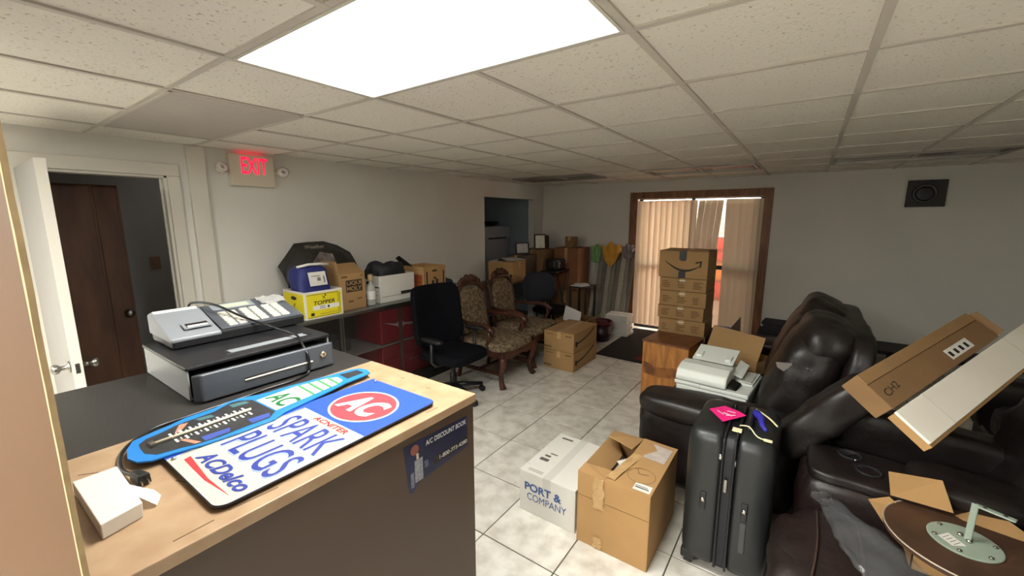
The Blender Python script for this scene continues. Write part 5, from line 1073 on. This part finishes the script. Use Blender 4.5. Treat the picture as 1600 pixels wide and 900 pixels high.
# flapped carton under the round top
fc = thing('flapped_carton', 'open brown carton with raised flaps under the round brown table top', 'box', (.58, 2.05, .50))
b = MB(); x0, x1, y0, y1, z0, z1 = .42, .76, 1.92, 2.20, .502, .575
b.box(x0, x1, y0, y0 + .004, z0, z1); b.box(x0, x1, y1 - .004, y1, z0, z1); b.box(x0, x0 + .004, y0, y1, z0, z1); b.box(x1 - .004, x1, y0, y1, z0, z1); b.box(x0, x1, y0, y1, z0, z0 + .003)
obj('body', b, card, fc)
obj('flap', MB().add([(.389, 2.205, .618), (.572, 2.19, .625), (.529, 2.2, .742), (.37, 2.2, .722)], [(0, 1, 2, 3)]), card, fc, solid=.004)
obj('flap', MB().add([(.315, 2.149, .60), (.385, 2.20, .61), (.44, 2.16, .58), (.355, 2.05, .575)], [(0, 1, 2, 3)]), card, fc, solid=.004)
obj('flap', MB().add([(.585, 2.22, .60), (.70, 2.33, .62), (.80, 2.18, .60), (.72, 2.08, .585)], [(0, 1, 2, 3)]), card, fc, solid=.004)
rt_ = thing('round_table_top', 'round dark brown table top lying upside down with green bracket plate', 'table top', (.586, 2.048, .60))
obj('disc', MB().lathe([(.228, -.022), (.234, -.018), (.234, -.004), (.230, .0)], .586, 2.048, .60, seg=64), mat('disc_brown', (80, 54, 36), .6, col2=(60, 40, 27), vscale=8, detail=6), rt_, bevel=.0, label='dark brown disc')
obj('edge_band', MB().lathe([(.2345, -.004), (.2358, -.0035), (.2358, .0006), (.2335, .001), (.2335, -.0005)], .586, 2.048, .60, seg=64), mat('edge_band', (196, 184, 164), .35), rt_, smooth=True)
grn_ = mat('sage_green', (150, 164, 148), .45, var=.06, vscale=12)
pl_ = obj('mount_plate', MB().lathe([(.098, 0), (.099, .004), (.096, .006)], .573, 2.045, .6005, seg=48), grn_, rt_, label='sage green round mounting plate')
for k in range(6):
    a = R(60 * k + 10); obj('bolt', MB().lathe([(.007, 0), (.007, .004), (.004, .006)], .573 + .082 * math.cos(a), 2.045 + .082 * math.sin(a), .6066, seg=8), steel, pl_, smooth=True)
for (x, y) in ((.568, 2.075), (.585, 2.045)): obj('bolt', MB().lathe([(.009, 0), (.009, .006), (.005, .009)], x, y, .6066, seg=8), silver, pl_, smooth=True)
obj('paper_label', MB().add([(.500, 2.025, .6072), (.53, 1.985, .6072), (.572, 2.01, .6072), (.535, 2.065, .6072)], [(0, 1, 2, 3)]), whitep, pl_)
marks([((.513 + .008 * k, 2.020 - .009 * k, .6078), (.6, .75, 0), (-.75, .6, 0), .035, .002) for k in range(4)], inkb, pl_)
br = MB(); br.hexa([(.572, 2.052, .6066), (.590, 2.046, .6066), (.594, 2.058, .6066), (.576, 2.064, .6066)], [(.574, 2.052, .756), (.592, 2.046, .756), (.594, 2.052, .756), (.576, 2.058, .756)])
br.hexa([(.574, 2.046, .748), (.590, 2.064, .748), (.678, 2.024, .748), (.668, 2.002, .748)], [(.574, 2.046, .754), (.590, 2.064, .754), (.678, 2.024, .754), (.668, 2.002, .754)])
obj('bracket_arm', br, grn_, rt_, bevel=.003)
for (x, y) in ((.606, 2.045), (.650, 2.026)): obj('bolt_hole', MB().lathe([(.006, 0), (.0, .0004)], x, y, .7545, seg=10), ink, rt_)
# plastic bag
pb = thing('plastic_bag', 'crumpled clear plastic bag hanging over the near loveseat seat', 'bag', (.30, 1.95, .52))
bm_ = bpy.data.materials.new('bag_plastic'); bm_.use_nodes = True; b = bm_.node_tree.nodes['Principled BSDF']
b.inputs['Base Color'].default_value = (.22, .23, .235, 1); b.inputs['Roughness'].default_value = .14; b.inputs['Alpha'].default_value = .2; b.inputs['Specular IOR Level'].default_value = .9
random.seed(5)
v = []; f = []; n1, n2 = 22, 14
A_, B_ = Vector((.178, 2.115, .545)), Vector((.39, 1.72, .56))
ax = (B_ - A_); sd = Vector((ax.y, -ax.x, 0)).normalized()
for i in range(n1):
    for j in range(n2):
        u_ = i / (n1 - 1); w2 = 2 * math.pi * j / n2
        wd_ = .028 + .085 * min(1, u_ * 1.6); ht = .035 * math.sin(math.pi * min(1, .12 + u_ * .9)) + .008
        p = A_ + ax * u_ + sd * wd_ * math.cos(w2) + Vector((0, 0, 1)) * (ht * math.sin(w2))
        p += Vector((0, 0, 1)) * .03 * noise.noise((u_ * 4, math.cos(w2) * 9, math.sin(w2) * 4)) + sd * .012 * noise.noise((u_ * 12, math.cos(w2) * 2, 7))
        v.append(p)
for i in range(n1 - 1):
    for j in range(n2): f.append((i * n2 + j, i * n2 + (j + 1) % n2, (i + 1) * n2 + (j + 1) % n2, (i + 1) * n2 + j))
nzb = bm_.node_tree.nodes.new('ShaderNodeTexNoise'); nzb.inputs['Scale'].default_value = 3; nzb.inputs['Detail'].default_value = 2
bpb = bm_.node_tree.nodes.new('ShaderNodeBump'); bpb.inputs['Strength'].default_value = .6; bpb.inputs['Distance'].default_value = .05
bm_.node_tree.links.new(nzb.outputs[0], bpb.inputs['Height']); bm_.node_tree.links.new(bpb.outputs[0], b.inputs['Normal'])
obj('film', MB().add(v, f), bm_, pb, smooth=True)
v = []; f = []
for i in range(10):
    a = 2 * math.pi * i / 10
    v.append(A_ + sd * .03 * math.cos(a) + Vector((0, 0, .012 * math.sin(a)))); v.append(A_ - ax.normalized() * (.035 + .015 * (i % 2)) + sd * .045 * math.cos(a) + Vector((0, 0, .022 * math.sin(a) + .006)))
for i in range(10): f.append((2 * i, 2 * ((i + 1) % 10), 2 * ((i + 1) % 10) + 1, 2 * i + 1))
obj('gathered_end', MB().add(v, f), bm_, pb, smooth=True)

# dark recliner added to cover lit floor at the right edge of the view
dk = thing('filler_recliner', 'dark leather recliner added to darken the area behind the long white package', 'armchair', (1.6, 3.9, 0))
obj('base', MB().box(1.15, 2.0, 3.35, 4.4, .03, .3), leather, dk, bevel=.03)
sofa_part('seat_cushion', (1.5, 3.85, .40), (.72, .66, .22), dk, k=5, seed=21)
sofa_part('back_cushion', (1.95, 3.85, .80), (.32, .74, .70), dk, k=4, rot=(0, R(14), 0), seed=22, wr=.03)
for y in (3.40, 4.32): sofa_part('armrest', (1.55, y, .42), (.86, .24, .44), dk, k=5, seed=y)
